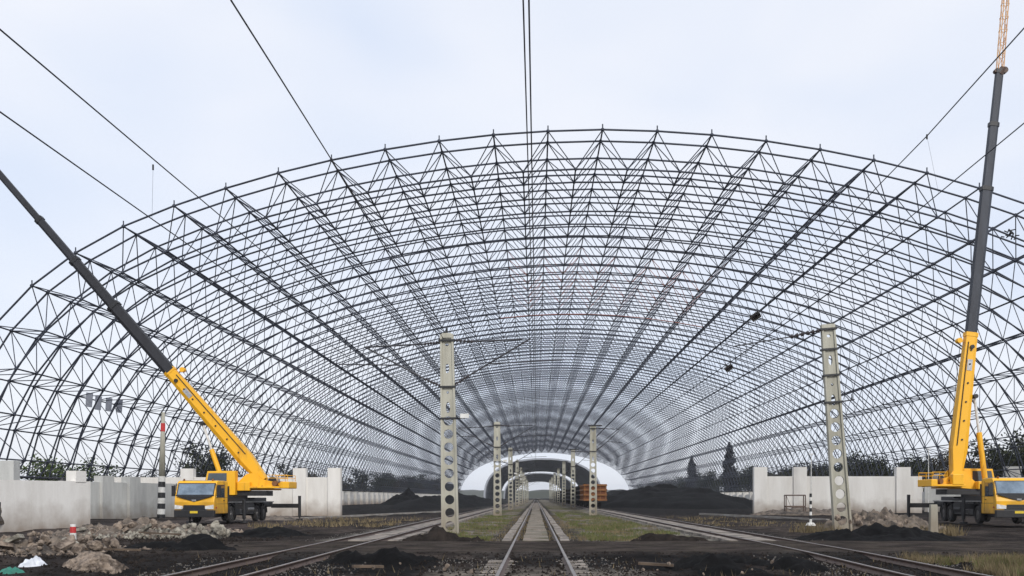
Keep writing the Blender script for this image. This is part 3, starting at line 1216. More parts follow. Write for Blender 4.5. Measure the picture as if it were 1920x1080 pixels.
    MB().box((3.6, -1.1, 2.661), (4.9, 1.1, 2.70)).build('roof_panel', M['silver'], cb)
    for s_ in (-1, 1):
        MB().tube((5.05, s_ * .9, 2.66), (5.05, s_ * .9, 2.78), .06, n=8).build('roof_lamp', M['orange'], cb)
        MB().tube((3.5, s_ * 1.28, 1.2), (3.5, s_ * 1.28, 2.3), .02, n=5).build('grab_rail', M['black'], cb)
        MB().box((3.05, s_ * 1.1 - .12, .6), (3.3, s_ * 1.1 + .12, 2.35)).build('exhaust_stack', M['black'], c)
    # outriggers: rear pair far out, front pair short
    for x_, e_ in ((-5.65, ext), (1.95, .55)):
        for s_ in (-1, 1):
            if e_ == ext and s_ != rear_side:
                ee = .5
            else:
                ee = e_
            yb = s_ * (1.24 + ee)
            m_ = MB()
            m_.box((x_ - .14, min(s_ * 1.2, yb), .88), (x_ + .14, max(s_ * 1.2, yb), 1.18))
            b0 = m_.build('outrigger_beam', M['black'], c)
            m_ = MB().tube((x_, yb, .25), (x_, yb, 1.75 if ee > 1 else 1.5), .11, n=10)
            m_.tube((x_, yb, .10), (x_, yb, .3), .055, n=8)
            m_.build('jack', M['black'], b0)
            MB().tube((x_, yb, -.02), (x_, yb, .10), .24, n=10).build('pad', M['black'], b0)
    # superstructure, local +x = boom direction
    TX = -1.6
    Z0 = 1.72
    up = bpy.data.objects.new('superstructure', None)
    mt = Matrix.Translation((TX, 0, 0)) @ Matrix.Rotation(slew, 4, 'Z')
    bpy.data.objects.remove(up)

    def B(mb, name, m_, parent=c, bevel=0):
        if tail != 1.0:
            mb.v = [(-1.6 + (v[0] + 1.6) * tail if v[0] < -1.6 else v[0], v[1], v[2]) for v in mb.v]
        xf(mb, mt)
        return mb.build(name, M[m_], parent, bevel)
    B(MB().tube((0, 0, 1.30), (0, 0, Z0 + .36), .78, n=20), 'turntable', 'black')
    m_ = MB()
    for s_ in (-1, 1):
        m_.prism([(-3.0, Z0 + .55), (.7, Z0 + .30), (1.0, Z0 + .55), (-.2, Z0 + .85), (-.9, Z0 + 1.52), (-1.5, Z0 + 1.58), (-1.9, Z0 + 1.15), (-3.3, Z0 + .85), (-3.3, Z0 + .6)],
                 s_ * .52 - .05, s_ * .52 + .05, 'y')
    m_.box((-3.0, -.46, Z0 + .40), (.8, .46, Z0 + .5))
    sf = B(m_, 'slewing_frame', 'yellow')
    B(MB().box((-3.9, -1.15, Z0 + .52), (-3.3, 1.15, Z0 + .98)), 'counterweight', 'yellow', c, .05)
    B(MB().box((-3.29, -1.08, Z0 + .53), (-1.0, 1.08, Z0 + .66)), 'rear_deck', 'yellow', c, .02)
    B(MB().box((-2.3, -.9, Z0 + .02), (.9, .9, Z0 + .37)), 'lower_plate', 'black', c)
    wn = B(MB().tube((-2.6, -.42, Z0 + 1.02), (-2.6, .42, Z0 + 1.02), .30, n=16), 'winch', 'black')
    m_ = MB()
    for k in range(9):
        y_ = -.38 + k * .095
        m_.tube((-2.6, y_ - .03, Z0 + 1.02), (-2.6, y_ + .03, Z0 + 1.02), .33, n=14)
    B(m_, 'winch_rope', 'silver', wn)
    m_ = MB()
    for x_ in (-3.8, -3.1, -2.4):
        for y_ in (-1.1, 1.1):
            m_.tube((x_, y_, Z0 + 1.02), (x_, y_, Z0 + 1.42), .02, n=5)
    for y_ in (-1.1, 1.1):
        m_.tube((-3.8, y_, Z0 + 1.42), (-2.4, y_, Z0 + 1.42), .02, n=5)
        m_.tube((-3.8, y_, Z0 + 1.22), (-2.4, y_, Z0 + 1.22), .02, n=5)
    B(m_, 'handrail', 'yellow')
    for lo_, hi_ in (((-1.9, -1.12, Z0 + .63), (-1.1, -.62, Z0 + 1.3)), ((-1.25, .6, Z0 + .36), (-.4, 1.12, Z0 + .95)), ((-.2, -1.12, Z0 + .35), (.6, -.6, Z0 + .85))):
        B(MB().box(lo_, hi_), 'side_box', 'yellow', c, .04)
    q = MB()
    for k in range(6):
        q.tube((-3.1 + k * .22, random.uniform(-.9, .9), Z0 + .62), (-2.9 + k * .25, random.uniform(-.9, .9), Z0 + .95), .05, n=6)
    B(q, 'hydraulic_hose', 'black')
    for yy in (-.85, .85):
        B(MB().tube((-2.9, yy - .2, Z0 + .85), (-2.9, yy + .2, Z0 + .85), .18, n=12), 'drum', 'orange')
    # operator cab on the boom's left side (+y)
    ZC = Z0
    Z0 = Z0 - .28
    oc = MB().prism([(-.35, Z0 + .35), (1.45, Z0 + .35), (1.7, Z0 + 1.0), (1.5, Z0 + 1.95), (-.35, Z0 + 1.98)], .70, 1.42, 'y')
    ocb = B(oc, 'operator_cab', 'yellow', c, .03)
    B(MB().prism([(.2, Z0 + 1.0), (1.55, Z0 + 1.0), (1.40, Z0 + 1.82), (.2, Z0 + 1.82)], 1.40, 1.45, 'y'), 'side_window', 'glass', ocb)
    B(MB().prism([(.2, Z0 + 1.0), (1.55, Z0 + 1.0), (1.40, Z0 + 1.82), (.2, Z0 + 1.82)], .67, .72, 'y'), 'side_window', 'glass', ocb)
    B(MB().hexa([(1.52, .76, Z0 + .5), (1.56, .76, Z0 + .5), (1.56, 1.36, Z0 + .5), (1.52, 1.36, Z0 + .5)],
                [(1.68, .76, Z0 + 1.0), (1.73, .76, Z0 + 1.0), (1.73, 1.36, Z0 + 1.0), (1.68, 1.36, Z0 + 1.0)])
      .hexa([(1.66, .76, Z0 + 1.02), (1.73, .76, Z0 + 1.02), (1.73, 1.36, Z0 + 1.02), (1.66, 1.36, Z0 + 1.02)],
            [(1.48, .76, Z0 + 1.85), (1.54, .76, Z0 + 1.85), (1.54, 1.36, Z0 + 1.85), (1.48, 1.36, Z0 + 1.85)]), 'front_window', 'glass', ocb)
    Z0 = ZC
    # boom
    piv = Vector((-pivot_back, 0, Z0 + 1.3))
    e = R(elev)
    u = Vector((math.cos(e), 0, math.sin(e)))
    nrm = Vector((-math.sin(e), 0, math.cos(e)))

    def bp_(t, n, y=0.0):
        return piv + u * t + nrm * n + Vector((0, y, 0))
    t0 = -.3
    for k, (L0, wd, hd, mm) in enumerate(sections):
        t1 = L0
        m_ = MB()
        hw = wd / 2
        hh = hd / 2
        # six-sided box: flat top, chamfered bottom
        def ring(t, s=1.0):
            return [bp_(t, hh * s, -hw * s), bp_(t, hh * s, hw * s), bp_(t, -hh * .45 * s, hw * s), bp_(t, -hh * s, hw * .45 * s), bp_(t, -hh * s, -hw * .45 * s),
                    bp_(t, -hh * .45 * s, -hw * s)]
        if k == 0:
            rs = [[bp_(t0, hh * .5, -hw), bp_(t0, hh * .5, hw), bp_(t0, -hh * .3, hw), bp_(t0, -hh * .6, hw * .45), bp_(t0, -hh * .6, -hw * .45), bp_(t0, -hh * .3, -hw)], ring(1.6, 1.0), ring(t1, .72)]
        else:
            rs = [ring(t0), ring(t1)]
        v = [p for r_ in rs for p in r_]
        f = [tuple(range(6))[::-1], tuple(range(len(v) - 6, len(v)))]
        for j in range(len(rs) - 1):
            for i in range(6):
                f.append((j * 6 + i, j * 6 + (i + 1) % 6, (j + 1) * 6 + (i + 1) % 6, (j + 1) * 6 + i))
        m_.add(v, f)
        bo = B(m_, 'boom_section', mm)
        m_ = MB()
        cs_ = .80 if k == 0 else 1.16
        cr_ = [ring(t1 - .22, cs_), ring(t1 + .04, cs_)]
        v = [p for r_ in cr_ for p in r_]
        f = [tuple(range(6))[::-1], tuple(range(6, 12))] + [(i, (i + 1) % 6, (i + 1) % 6 + 6, i + 6) for i in range(6)]
        m_.add(v, f)
        B(m_, 'collar', mm if k == 0 else 'black', bo)
        if k == 0:
            # fittings on the base section
            q = MB()
            for yy in (-hw - .03, hw + .03):
                q.tube(bp_(1.8, hh * .55, yy), bp_(t1 - .6, hh * .45, yy * .78), .03, n=5)
            B(q, 'hose', 'black', bo)
            q = MB()
            for tt in (2.2, 3.4, 4.6, 5.8, 7.0, 7.9):
                if tt < t1 - .3:
                    for yy in (-hw - .05, hw + .05):
                        kk = 1 - .28 * tt / t1
                        q.tube(bp_(tt, .0, yy * kk - .03), bp_(tt, .0, yy * kk + .03), .06, n=8)
            B(q, 'boom_bolt', 'black', bo)
            q = MB()
            q.tube(bp_(t1 - .9, -hh * .05, -hw - .05), bp_(t1 - .9, -hh * .05, hw + .05), .13, n=12)
            B(q, 'sheave_pin', 'black', bo)
            q = MB()
            q.tube(bp_(t1 - .55, hh + .22, -.2), bp_(t1 - .55, hh + .22, .2), .17, n=12)
            q.tube(bp_(t1 - .55, hh, 0), bp_(t1 - .55, hh + .2, 0), .07, n=6)
            B(q, 'rope_guide', 'yellow', bo)
            q = MB()
            for yy in (-hw * .84 - .012, hw * .84 + .012):
                a_, b2, c2, d2 = bp_(t1 - 2.4, -.16, yy), bp_(t1 - 1.7, -.16, yy), bp_(t1 - 1.7, .16, yy), bp_(t1 - 2.4, .16, yy)
                q.add([a_, b2, c2, d2], [(0, 1, 2, 3)])
            B(q, 'sticker', 'silver', bo)
            q = MB().tube(bp_(1.0, hh + .1, 0), bp_(t1 - .3, hh + .12, 0), .02, n=4)
            B(q, 'hoist_rope', 'black', bo)
        t0 = t1 - .1
        lastw = wd
    # lift cylinder
    s0 = Vector((.75, 0, Z0 + .55))
    att = bp_(sections[0][0] * .56, -sections[0][2] / 2 - .12)
    mid_ = s0.lerp(att, .60)
    lc = B(MB().tube(s0, mid_, .17, n=12), 'lift_cylinder', 'yellow')
    B(MB().tube(mid_, att, .085, n=10), 'cylinder_rod', 'white', lc)
    B(MB().tube(att + Vector((0, -.3, 0)), att + Vector((0, .3, 0)), .14, n=10), 'cylinder_bracket', 'black', lc)
    T = sections[-1][0]
    m_ = MB()
    m_.box((-.01, -.01, -.01), (.01, .01, .01))
    m_ = MB().tube(bp_(T, -.28, -.15), bp_(T, -.28, .15), .2, n=12)
    m_.tube(bp_(T - .1, .24, -.15), bp_(T - .1, .24, .15), .14, n=12)
    m_.tube(bp_(T - .3, 0, 0), bp_(T + .15, -.2, 0), .22, n=6)
    B(m_, 'boom_head', 'rail' if jib else 'black')
    if jib:
        m_ = MB()
        ja = R(jib[1])
        ju = Vector((math.cos(ja), 0, math.sin(ja)))
        jn = Vector((-math.sin(ja), 0, math.cos(ja)))
        o_ = bp_(T, 0)
        JL = jib[0]
        def jp(t, sx, sy):
            w_ = .22 * (1 - .5 * abs(t / JL - .3)) * .9
            return o_ + ju * t + jn * (sx * w_) + Vector((0, sy * w_, 0))
        n = 12
        for sx in (-1, 1):
            for sy in (-1, 1):
                m_.tube(jp(0, sx, sy), jp(JL, sx, sy), .035, n=5)
        for i in range(n):
            ta, tb_ = JL * i / n, JL * (i + 1) / n
            for sx, sy, sx2, sy2 in ((-1, -1, 1, -1), (1, -1, 1, 1), (1, 1, -1, 1), (-1, 1, -1, -1)):
                m_.tube(jp(ta, sx, sy), jp(tb_, sx2, sy2), .018, n=4)
                m_.tube(jp(tb_, sx, sy), jp(tb_, sx2, sy2), .018, n=4)
        B(m_, 'lattice_jib', 'jib')
    return c


# left crane: front centre near (-20.9, 62)
rzL = R(-90 - 3)
fwd = Vector((math.cos(rzL), math.sin(rzL), 0))
locL = Vector((-20.9, 62, -.12)) - fwd * 5.7
make_crane(locL, rzL, 'yellow truck crane on the left with its dark boom leaning far to the left', PI - rzL, 49.2, 1.72,
           [(9.6, .72, 1.05, 'yellow'), (15.5, .58, .78, 'black_boom'), (19.6, .48, .64, 'black_boom'), (23.3, .38, .52, 'black_boom'), (34, .30, .42, 'black_boom')], 1, ext=2.0, rear_side=1)
rzR = R(-90 - 5)
fwd = Vector((math.cos(rzR), math.sin(rzR), 0))
locR = Vector((27.15, 57.0, -.05)) - fwd * 5.7
make_crane(locR, rzR, 'yellow truck crane at the right edge with its boom raised almost upright', 0 - rzR, 83.8, 1.15,
           [(9.0, .70, 1.02, 'yellow'), (18.3, .46, .66, 'grey_boom'), (22.4, .38, .54, 'grey_boom'), (25.8, .32, .46, 'grey_boom')], 1, jib=(10, 85.5), rear_side=-1, ext=1.7, tail=.68)


# ------------------------------------------------------------------ train
def wagon(y0, m_body, label, name='freight_wagon', near=True):
    x = tx(8.35, y0)
    wg = thing(name, (x, y0, 0), label, 'wagon', 'wagons of the freight train on the right track')
    Lw = 12.6
    m_ = MB()
    W2, z0, z1 = 1.5, 1.15, 3.3
    m_.box((-W2, 0, z0), (W2, .08, z1))
    m_.box((-W2, Lw - .08, z0), (W2, Lw, z1))
    m_.box((-W2, .08, z0), (-W2 + .08, Lw - .08, z1))
    m_.box((W2 - .08, .08, z0), (W2, Lw - .08, z1))
    m_.box((-W2 + .08, .08, z0), (W2 - .08, Lw - .08, z0 + .1))
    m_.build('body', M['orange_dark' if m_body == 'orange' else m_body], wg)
    n = 8
    for i in range(n + 1):
        y = .15 + (Lw - .3) * i / n
        for s_ in (-1, 1):
            MB().box((s_ * (W2 + .06) - .055, y - .07, z0), (s_ * (W2 + .06) + .055, y + .07, z1)).build('upright_rib', M[m_body], wg)
    for x_ in (-1.45, -.7, .7, 1.45):
        MB().box((x_ - .05, -.11, z0), (x_ + .05, -.002, z1)).build('upright_rib', M[m_body], wg)
    m_ = MB()
    for z in (z0, (z0 + z1) / 2 - .35, (z0 + z1) / 2 + .35, z1 - .06):
        m_.box((-W2 - .12, -.22, z - .10), (W2 + .12, -.112, z + .16))
        for s_ in (-1, 1):
            m_.box((s_ * (W2 + .155) - .035, -.1, z - .08), (s_ * (W2 + .155) + .035, Lw + .1, z + .12))
    m_.build('rail_band', M[m_body], wg)
    m_ = MB().box((-.35, -.3, .75), (.35, Lw + .3, 1.14))
    m_.build('underframe', M['wagon_dark'], wg)
    MB().box((-.13, -.75, .78), (.13, -.3, 1.0)).build('coupler', M['wagon_dark'], wg)
    for y in (1.3, 3.05, Lw - 3.05, Lw - 1.3):
        m_ = MB()
        for s_ in (-1, 1):
            m_.tube((s_ * .68, y, .43), (s_ * .82, y, .43), .42, n=16)
        m_.tube((-.7, y, .43), (.7, y, .43), .08, n=8)
        m_.build('wheelset', M['wagon_dark'], wg)
    # heap of coal inside
    m_ = MB()
    g = 8
    v = []
    for j in range(g + 1):
        for i in range(5):
            xx = -1.4 + 2.8 * i / 4
            yy = .1 + (Lw - .2) * j / g
            v.append((xx, yy, z1 - .35 + .5 * (1 - (xx / 1.5) ** 2) * (.8 + .3 * random.random())))
    f = [(j * 5 + i, j * 5 + i + 1, (j + 1) * 5 + i + 1, (j + 1) * 5 + i) for j in range(g) for i in range(4)]
    m_.add(v, f)
    m_.build('coal_load', M['coal'], wg)
    return wg


wagon(143, 'orange', 'rusty orange open wagon at the near end of the freight train')
w2 = wagon(156.8, 'wagon_dark', 'dark open wagon coupled directly behind the orange wagon')
y = 170.6
for word in ('third', 'fourth', 'fifth', 'sixth', 'seventh', 'eighth', 'ninth', 'tenth', 'eleventh', 'twelfth', 'thirteenth', 'fourteenth', 'fifteenth',
             'sixteenth', 'seventeenth', 'eighteenth', 'nineteenth', 'twentieth'):
    c = copy_tree(w2)
    c.location = (8.35, y, 0)
    c['label'] = 'dark open wagon, %s from the near end of the freight train' % word
    y += 13.8


# ------------------------------------------------------------------ piles
def heap(name, label, cat, cx, cy, rx, ry, h, m_, seed=0, n=40, rough=.25, kind=None, power=1.0, fr=None, z0=-.35, ridge=False):
    v = []
    for j in range(n + 1):
        for i in range(n + 1):
            a, b = -1 + 2 * i / n, -1 + 2 * j / n
            rr = math.sqrt(a * a + b * b)
            if ridge:
                rr = max(abs(b) ** 2 * 1.0, 0) + abs(a)
            k = max(0, 1 - rr) ** power
            ed = max(0, min(1, (1 - rr) * 3))
            f_ = fr or (2.5 / max(rx, 1))
            nzv = fbm(a * rx * f_ + seed, b * ry * f_, seed * 1.7, 5)
            z = z0 + h * k * (1 + rough * nzv * 1.5) + ed * rough * h * .35 * fbm(a * rx * f_ * 3 + seed, b * ry * f_ * 3, 3, 3)
            v.append((a * rx * (1 + .12 * fbm(b * 3, seed)), b * ry, z))
    ii_ = np.arange((n + 1) ** 2).reshape(n + 1, n + 1)
    f = np.stack([ii_[:-1, :-1], ii_[:-1, 1:], ii_[1:, 1:], ii_[1:, :-1]], -1).reshape(-1, 4)
    o = link(name, np_mesh(name, v, f, M[m_], False), None, (cx, cy, 0))
    return tag(o, label, cat, kind=kind)


heap('coal_pile', 'pointed black coal pile left of the left track', 'coal pile', -31, 245, 6.5, 16, 3.3, 'coal', 1, rough=.3, power=.8)
heap('coal_pile', 'long low black coal ridge beside the left track behind the nearest pole', 'coal pile', -19, 250, 11, 110, 2.3, 'coal', 2, 60, rough=.3, power=.6, ridge=True)
heap('coal_pile', 'wide black coal pile right of the orange wagon', 'coal pile', 26.0, 205, 16, 50, 4.0, 'coal', 3, 60, rough=.22, power=.55)
heap('coal_pile', 'long black coal bank beside the right track behind the wide pile', 'coal pile', 30, 340, 17, 110, 3.9, 'coal', 8, 50, rough=.25, power=.5, ridge=True)
heap('soil_heap', 'dark soil heap at the foot of the leaning pole on the right', 'heap', 13.5, 39.8, 3.5, 2.9, .70, 'coal', 4, 60, rough=.5, power=.55)
heap('rubble_bank', 'brown rubble bank behind the dark heap at the leaning pole', 'rubble', 15.8, 46.4, 3.0, 2.2, .85, 'rubble', 5, 80, rough=.5, power=.35, fr=1.3)
heap('rubble_bank', 'grey brown rubble bank in front of the left crane', 'rubble', -17.6, 45, 4.6, 4.5, .62, 'rubble', 6, 90, rough=.7, power=.6, fr=1.1)
heap('rubble_bank', 'low stony rubble bank at the lower left corner', 'rubble', -15.8, 30, 4.5, 3.6, .46, 'rubble', 7, 90, rough=.8, power=.5, fr=1.3)
heap('soil_heap', 'flat dark soil heap left of the left track', 'heap', -11.6, 44, 2.7, 2.4, .55, 'coal', 9, 40, rough=.4, power=.8)
heap('soil_heap', 'black soil heap in the foreground between the left and middle tracks', 'heap', -3.8, 25.3, 2.3, 1.4, .42, 'coal', 10, 50, rough=.7, power=.6)
heap('soil_heap', 'low black soil ridge along the earth crossing by the nearest pole', 'heap', -3.3, 38.4, 2.6, .9, .42, 'dark_soil', 11, 44, rough=.8, power=.7)
heap('soil_heap', 'low dark soil ridge right of the middle track at the earth crossing', 'heap', 4.3, 38.4, 3.1, .7, .38, 'dark_soil', 12, 44, rough=.8, power=.7)
heap('soil_heap', 'dark lumpy soil heap in the foreground right of the middle track', 'heap', 4.6, 23.4, 2.6, 1.9, .40, 'coal', 13, 50, rough=.8, power=.6)
heap('soil_heap', 'dark soil heap at the foot of the left rubble bank', 'heap', -10.5, 30.5, 3.0, 2.6, .45, 'coal', 14, 50, rough=.6, power=.6)
heap('soil_heap', 'low brown soil heap by the left outrigger and pale wall', 'heap', -21.5, 80, 4.5, 4.0, .5, 'rubble', 15, 40, rough=.6, power=.6)
heap('soil_heap', 'low brown soil bank in front of the right pale wall', 'heap', 28, 104, 6, 4.0, .8, 'rubble', 16, 40, rough=.5, power=.5)


for (x0, y0, x1, y1, lab) in ((17.0, 105, 21.9, 76, 'pale concrete kerb of the lane right of the right track'), (-19.5, 80, -11.4, 122, 'pale concrete kerb of the lane left of the left track')):
    u = (Vector((x1, y1, 0)) - Vector((x0, y0, 0))).normalized()
    n_ = Vector((-u.y, u.x, 0)) * .13
    a, b = Vector((x0, y0, -.5)), Vector((x1, y1, -.5))
    up_ = Vector((0, 0, .40))
    m_ = MB(a).hexa([a - n_, b - n_, b + n_, a + n_] if x0 > 0 else [a + n_, a - n_, b - n_, b + n_], [p_ + up_ for p_ in ([a - n_, b - n_, b + n_, a + n_] if x0 > 0 else [a + n_, a - n_, b - n_, b + n_])])
    o = m_.build('kerb', M['concrete_grey'])
    o.location = a
    tag(o, kind='structure')


def stones(name, label, n, fxy, smin, smax, m_):
    g_ = []
    for _ in range(n):
        x, y, z = fxy()
        g_.append((x, y, z, smin + (smax - smin) * random.random() ** 2))
    V_ = np.concatenate([(OCT * g[3] * rng.uniform(.45, 1.25, (6, 1))) @ np.linalg.qr(rng.normal(size=(3, 3)))[0] + np.array(g[:3]) for g in g_])
    Fc_ = np.concatenate([OF + 6 * k for k in range(len(g_))])
    return tag(link(name, np_mesh(name, V_, Fc_, M[m_])), label, 'rubble', kind='stuff')


def on_heap(cx, cy, rx, ry, h, z0=-.35, power=.6):
    def f():
        a, b = random.uniform(-1, 1), random.uniform(-1, .7)
        while a * a + b * b > .95:
            a, b = random.uniform(-1, 1), random.uniform(-1, .7)
        k = (1 - math.sqrt(a * a + b * b)) ** power
        return cx + a * rx, cy + b * ry, max(z0 + h * k * .95, -.12) + random.uniform(-.03, .08)
    return f


stones('rubble_stones', 'small broken brown stones on the bank in front of the left crane', 1400, on_heap(-17.6, 45, 4.6, 4.5, .62), .03, .17, 'rock')
stones('rubble_stones', 'small broken pale stones on the bank in front of the left crane', 700, on_heap(-16.0, 43, 3.2, 3.0, .5), .03, .16, 'rock_pale')
stones('rubble_stones', 'small broken stones on the low bank at lower left', 1600, on_heap(-15.8, 30, 4.5, 3.6, .46, power=.5), .02, .12, 'rock')
stones('rubble_stones', 'small broken stones on the bank beside the leaning pole', 900, on_heap(15.8, 46.4, 3.0, 2.2, .85, power=.35), .02, .09, 'rubble')


def rock_mesh(seed, m_, sub=3):
    b = bmesh.new()
    bmesh.ops.create_icosphere(b, subdivisions=sub, radius=1)
    cuts = [(Vector((random.uniform(-1, 1), random.uniform(-1, 1), random.uniform(-.6, 1))).normalized(), random.uniform(.55, .85)) for _ in range(7)]
    for v in b.verts:
        for n_, d_ in cuts:
            k = v.co.dot(n_)
            if k > d_:
                v.co -= n_ * (k - d_) * .9
        v.co += v.co.normalized() * (.13 * noise.fractal(v.co * 2.2 + Vector((seed * 3, 0, 0)), .8, 2, 5) + .05 * noise.noise(v.co * 9))
    me = bpy.data.meshes.new('rock')
    b.to_mesh(me)
    b.free()
    me.materials.append(M[m_])
    return me


rocksA = [rock_mesh(i, 'rock') for i in range(3)]
rocksB = [rock_mesh(10 + i, 'rock_pale') for i in range(3)]
o = link('rock', rock_mesh(31, 'rock', 6), None, P(168, 1084, 24.0) + Vector((0, 0, .10)), (0, .1, .5), (.82, .78, .60))
tag(o, 'large flat brown rock at the lower left, right of the white bag', 'rock')


def scatter(n, fx, label, group, meshes, smin, smax, name='rock'):
    for i in range(n):
        px, py, d = fx()
        p = P(px, py, d)
        s = random.uniform(smin, smax)
        o = link(name, random.choice(meshes), None, p, (random.uniform(0, 6), random.uniform(0, 6), random.uniform(0, 6)), (s, s * random.uniform(.7, 1), s * random.uniform(.5, .8)))
        tag(o, label, 'rock', group)


scatter(26, lambda: (random.uniform(330, 425), random.uniform(985, 1013), random.uniform(40, 43)), 'pale broken rock in the rubble in front of the left crane',
        'pale rocks in front of the left crane', rocksB, .10, .30)
scatter(14, lambda: (random.uniform(215, 330), random.uniform(980, 990), random.uniform(42.5, 44)), 'brown stone on the rubble bank below the striped pole',
        'brown stones below the striped pole', rocksA, .10, .28)
scatter(26, lambda: (random.uniform(0, 215), random.uniform(1012, 1050), random.uniform(27.5, 30)), 'brown stone in the low rubble behind the large flat rock',
        'brown stones behind the large rock', rocksA, .08, .26)
scatter(12, lambda: (random.uniform(1570, 1700), random.uniform(970, 985), random.uniform(42.2, 43.4)), 'brown stone on the rubble beside the leaning pole',
        'brown stones beside the leaning pole', rocksA, .10, .22)
scatter(9, lambda: (random.uniform(600, 900), random.uniform(1052, 1078), random.uniform(20.3, 23)), 'small pale stone in the black soil left of the middle track',
        'small stones left of the middle track', rocksA, .02, .055)
scatter(9, lambda: (random.uniform(1110, 1500), random.uniform(1052, 1078), random.uniform(20.3, 23)), 'small pale stone in the black soil right of the middle track',
        'small stones right of the middle track', rocksA, .02, .055)


for i in range(10):
    p = P(random.uniform(20, 420), random.uniform(985, 1040), 0.0 + 1) if False else None
    x, y = (random.uniform(-20, -14), random.uniform(41.5, 46)) if i < 6 else (random.uniform(-16, -12.5), random.uniform(27.5, 30))
    sx, sy = random.uniform(.18, .38), random.uniform(.10, .24)
    me_ = MB().hexa([(-sx, -sy, -.06), (sx * .9, -sy * .8, -.06), (sx, sy, -.06), (-sx * .8, sy * 1.1, -.06)],
                    [(-sx, -sy, .06), (sx * .9, -sy * .8, .06), (sx * .95, sy, .06), (-sx * .8, sy, .06)]).mesh('concrete_chunk', M['rock_pale' if i % 2 else 'rock'])
    o = link('concrete_chunk', me_, None, (x, y, random.uniform(.12, .32)), (random.uniform(-.6, .6), random.uniform(-.5, .5), random.uniform(0, 6)))
    tag(o, 'broken concrete chunk sticking out of the rubble in front of the left crane' if i < 6 else 'broken concrete chunk in the low rubble at lower left', 'rubble chunk',
        'broken chunks in front of the left crane' if i < 6 else 'broken chunks at lower left')


def cloth(name, w_, d_, h, m_, seed, n=30):
    v = []
    for j in range(n + 1):
        for i in range(n + 1):
            a, b = -1 + 2 * i / n, -1 + 2 * j / n
            rr = min(1, math.sqrt(a * a + b * b))
            k = (1 - rr ** 2.4)
            v.append((a * w_, b * d_, h * k * (1 + .4 * fbm(a * 2, b * 2, seed)) + .10 * h * fbm(a * 6, b * 6, seed + 3) * (k > 0)))
    ii_ = np.arange((n + 1) ** 2).reshape(n + 1, n + 1)
    f = np.stack([ii_[:-1, :-1], ii_[:-1, 1:], ii_[1:, 1:], ii_[1:, :-1]], -1).reshape(-1, 4)
    return np_mesh(name, v, f, M[m_], True)


o = link('sack', cloth('sack', .48, .40, .42, 'bag', 3), None, P(62, 1080, 25))
tag(o, 'crumpled white plastic sack beside the large rock at lower left', 'sack')
o = link('plastic_sheet', cloth('plastic_sheet', .50, .40, .30, 'green', 5), None, P(22, 1092, 22.5))
tag(o, 'green plastic sheet in the lower left corner', 'sheet')

for k, (px, py, d_, a_, ln) in enumerate(((212, 1030, 29, .25, 1.5), (300, 1000, 40, -.2, 1.8), (690, 1062, 22.5, .5, .7), (1230, 1058, 23, -.3, .8))):
    c0 = P(px, py, d_)
    o = link('plank', MB().box((-ln / 2, -.06, -.03), (ln / 2, .06, .03)).mesh('plank', M['timber']), None, c0, (0, .04, a_))
    tag(o, ('broken plank lying behind the large rock at lower left', 'broken plank on the rubble in front of the left crane', 'short plank in the black soil left of the middle track',
            'short plank in the black soil right of the middle track')[k], 'plank')

# ------------------------------------------------------------------ small furniture
bo = thing('marker_post', P(137, 1012, 36), 'short red and white striped marker post in front of the near left wall', 'post')
cols = [('white', .12), ('white', .12), ('red', .22), ('white', .09)]
z = 0
for nm, h_ in cols:
    MB().tube((0, 0, z), (0, 0, z + h_), .115 - z * .04, .11 - z * .04, n=14).build(nm + '_band', M[nm], bo)
    z += h_ + .001
bo = thing('striped_post', P(1520, 984, 56), 'thin black and white striped post on a white foot before the right pale wall', 'post')
MB().tube((0, 0, -.05), (0, 0, .12), .30, .18, n=10).build('foot', M['white'], bo)
z = .12
for k in range(8):
    MB().tube((0, 0, z), (0, 0, z + .2), .07, n=10).build('black_band' if k % 2 else 'white_band', M['black'] if k % 2 else M['white'], bo)
    z += .201
bo = thing('marker_stone', P(1750, 992, 42), 'tapered pale concrete marker stone in front of the right crane', 'marker stone')
MB().hexa([(-.17, -.13, -.2), (.17, -.13, -.2), (.17, .13, -.2), (-.17, .13, -.2)], [(-.14, -.10, 1.02), (.14, -.10, 1.02), (.14, .10, 1.02), (-.14, .10, 1.02)]).build('stone', M['pole'], bo, .02)
bo = thing('pipe_rack', P(1492, 959, 100), 'open rusty metal rack standing against the right pale wall', 'rack')
m_ = MB()
W_, H_ = .95, 1.6
for sx in (-1, 1):
    for yy in (0, .7):
        m_.tube((sx * W_, yy, 0), (sx * W_, yy, H_), .05, n=6)
for yy in (0, .7):
    m_.tube((-W_, yy, H_), (W_, yy, H_), .07, n=6)
    m_.tube((-W_, yy, .45), (W_, yy, .45), .06, n=6)
for sx in (-1, 1):
    m_.tube((sx * W_, 0, H_), (sx * W_, .7, H_), .05, n=6)
m_.build('frame', M['rail'], bo)
MB().box((-W_, .02, .46), (W_, .68, .56)).build('shelf', M['rail'], bo)
rod(bo, (-W_, 0, H_), (-.5, 0, .5), .02, 'brace', 'rail')

for (px, top, base, d, lab) in ((1521, 852, 955, 112, 'thin white lamp post behind the right pale wall'),
                                (1741, 842, 950, 118, 'thin white lamp post between the right wall and the right crane')):
    a = P(px, base, d)
    lp = thing('lamp_post', (a.x, a.y, -.2), lab, 'lamp post')
    h_ = P(px, top, d).z + .2
    MB().tube((0, 0, 0), (0, 0, h_), .07, .04, n=8).build('post', M['white'], lp)
    MB().box((-.25, -.08, h_ - .02), (.25, .08, h_ + .08)).build('lamp_head', M['white'], lp)

